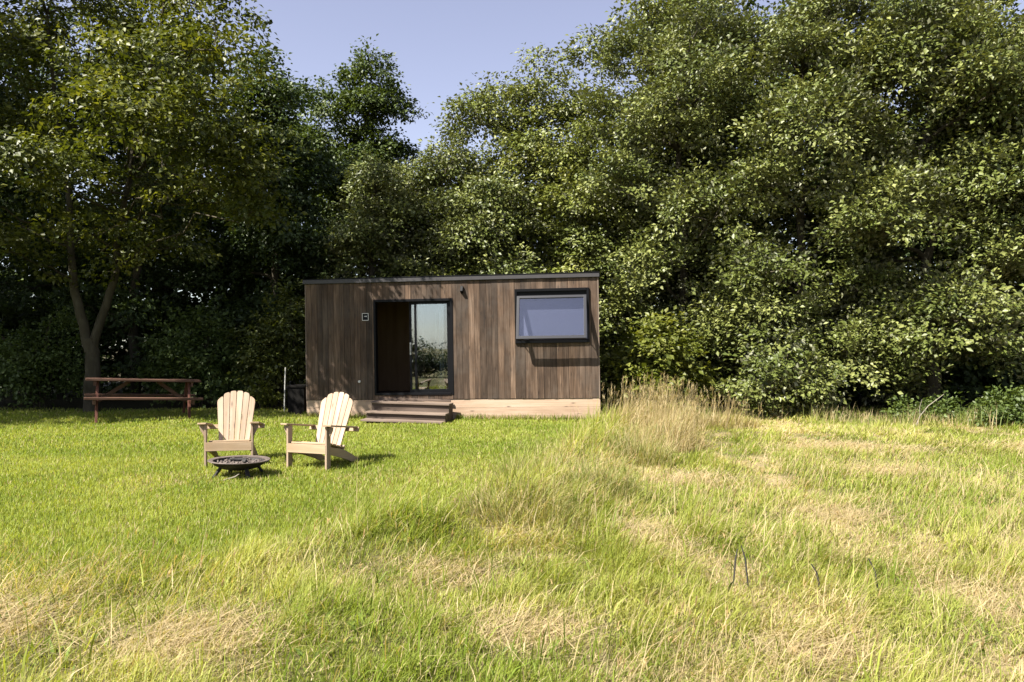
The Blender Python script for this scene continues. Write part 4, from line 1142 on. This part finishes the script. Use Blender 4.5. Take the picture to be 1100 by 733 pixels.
def build_small():
    # dark storage box beside the cabin's left end
    root = empty('storage_box', (-5.02, 18.15, .02), (0, 0, R(-6.5)))
    tag(root, 'dark lidded storage box standing against the left end of the cabin', 'storage box')
    MB(120).box(-.2, .2, -.3, .3, 0, .64, .008).build('body', M['crate'], root)
    MB(121).box(-.225, .225, -.325, .325, .643, .69, .006).build('lid', M['crate'], root)
    mb = MB(123)
    mb.tube([(0, 0, -.1), (.012, 0, .5), (.03, 0, 1.12)], .016, 8)
    tag(mb.build('garden_stake', M['galv'], None, 40, (-5.46, 18.3, 0)), 'thin pale stake standing in the shade left of the cabin', 'stake')
    # dead stick leaning out of the wood edge
    mb = MB(124)
    mb.tube([(0, 0, -.05), (.12, .02, .22), (.3, .05, .42), (.62, .05, .66)], [.012, .011, .009, .005], 7)
    mb.tube([(.12, .02, .22), (.1, .0, .40), (.14, -.02, .56)], [.008, .006, .003], 6)
    tag(mb.build('dead_branch', M['twig'], None, 50, (8.15, 15.45, float(gz(8.15, 15.45)))), 'bleached dead branch leaning out of the wood edge', 'branch')
    rng = np.random.default_rng(8)
    # dark broken dock stalks in the meadow
    spots = [(1.50, 5.18, .13, .25, 'dark dock stalk bent towards its twin in the meadow'), (1.60, 5.16, .16, -.3, 'dark dock stalk with drooping tip beside its twin'), (2.42, 5.02, .13, -.55, 'dark leaning dock stalk standing alone in the meadow'), (2.02, 4.98, .09, -.7, 'short dark dock stalk leaning over in the meadow')]
    for k, (sx, sy, h, ln, lb) in enumerate(spots):
        mb = MB(130 + k)
        mb.tube([(0, 0, -.02), (ln * h * .5, 0, h * .6 + .1), (ln * h, .01, h + .12)], [.005, .006, .003], 6)
        o = mb.build('dock_stalk', M['char'], None, 50, (sx, sy, float(gz(sx, sy))))
        tag(o, lb, 'stalk', 'dark dock stalks in the meadow')

# ------------------------------------------------------------------ light, sky, camera
def build_light():
    el, phi = R(50), R(37)          # phi: where the light travels to, measured from +x towards +y
    sun = bpy.data.lights.new('sun', 'SUN')
    sun.energy = 4.1
    sun.angle = R(.53)
    sun.color = (1.0, .94, .84)
    so = bpy.data.objects.new('sun', sun)
    d = Vector((math.cos(phi) * math.cos(el), math.sin(phi) * math.cos(el), -math.sin(el)))
    so.rotation_euler = d.to_track_quat('-Z', 'Y').to_euler()
    so.location = (-20, -12, 30)
    COL.objects.link(so)
    w = bpy.data.worlds.new('World')
    scene.world = w
    w.use_nodes = True
    nt = w.node_tree
    nt.nodes.clear()
    out = nt.nodes.new('ShaderNodeOutputWorld')
    bg = nt.nodes.new('ShaderNodeBackground')
    sky = nt.nodes.new('ShaderNodeTexSky')
    sky.sky_type = 'NISHITA'
    sky.sun_disc = False
    sky.sun_elevation = el
    to_sun = -d
    sky.sun_rotation = math.atan2(to_sun.x, to_sun.y)
    sky.altitude = 100
    sky.air_density = 1.0
    sky.dust_density = 0.7
    sky.ozone_density = 1.0
    hs = nt.nodes.new('ShaderNodeHueSaturation')
    hs.inputs['Saturation'].default_value = SKY_SAT
    hs.inputs['Hue'].default_value = SKY_HUE
    nt.links.new(sky.outputs[0], hs.inputs['Color'])
    nt.links.new(hs.outputs[0], bg.inputs[0])
    bg.inputs[1].default_value = SKY_STRENGTH
    nt.links.new(bg.outputs[0], out.inputs[0])

SKY_SAT, SKY_HUE, SKY_STRENGTH, EXPOSURE = 0.66, 0.525, 0.046, 2.2

def build_camera():
    cam = bpy.data.cameras.new('camera')
    cam.sensor_width = 36
    cam.lens = 36 * 820 / 1100
    cam.shift_y = 5.5 / 1100
    cam.clip_start = .05
    cam.clip_end = 3000
    o = bpy.data.objects.new('camera', cam)
    o.location = (0, 0, EYE)
    o.rotation_euler = (R(90), 0, 0)
    COL.objects.link(o)
    scene.camera = o

build_ground()
build_grass()
build_tufts()
build_trees()
build_cabin()
build_steps()
build_furniture()
build_small()
build_light()
build_camera()

scene.render.engine = 'CYCLES'
scene.view_settings.view_transform = 'Standard'
scene.view_settings.look = 'None'
scene.view_settings.exposure = EXPOSURE
scene.view_settings.gamma = 1
cy = scene.cycles
cy.max_bounces = 6
cy.diffuse_bounces = 3
cy.glossy_bounces = 3
cy.transmission_bounces = 4
cy.transparent_max_bounces = 8
cy.caustics_reflective = False
cy.caustics_refractive = False
cy.use_denoising = True
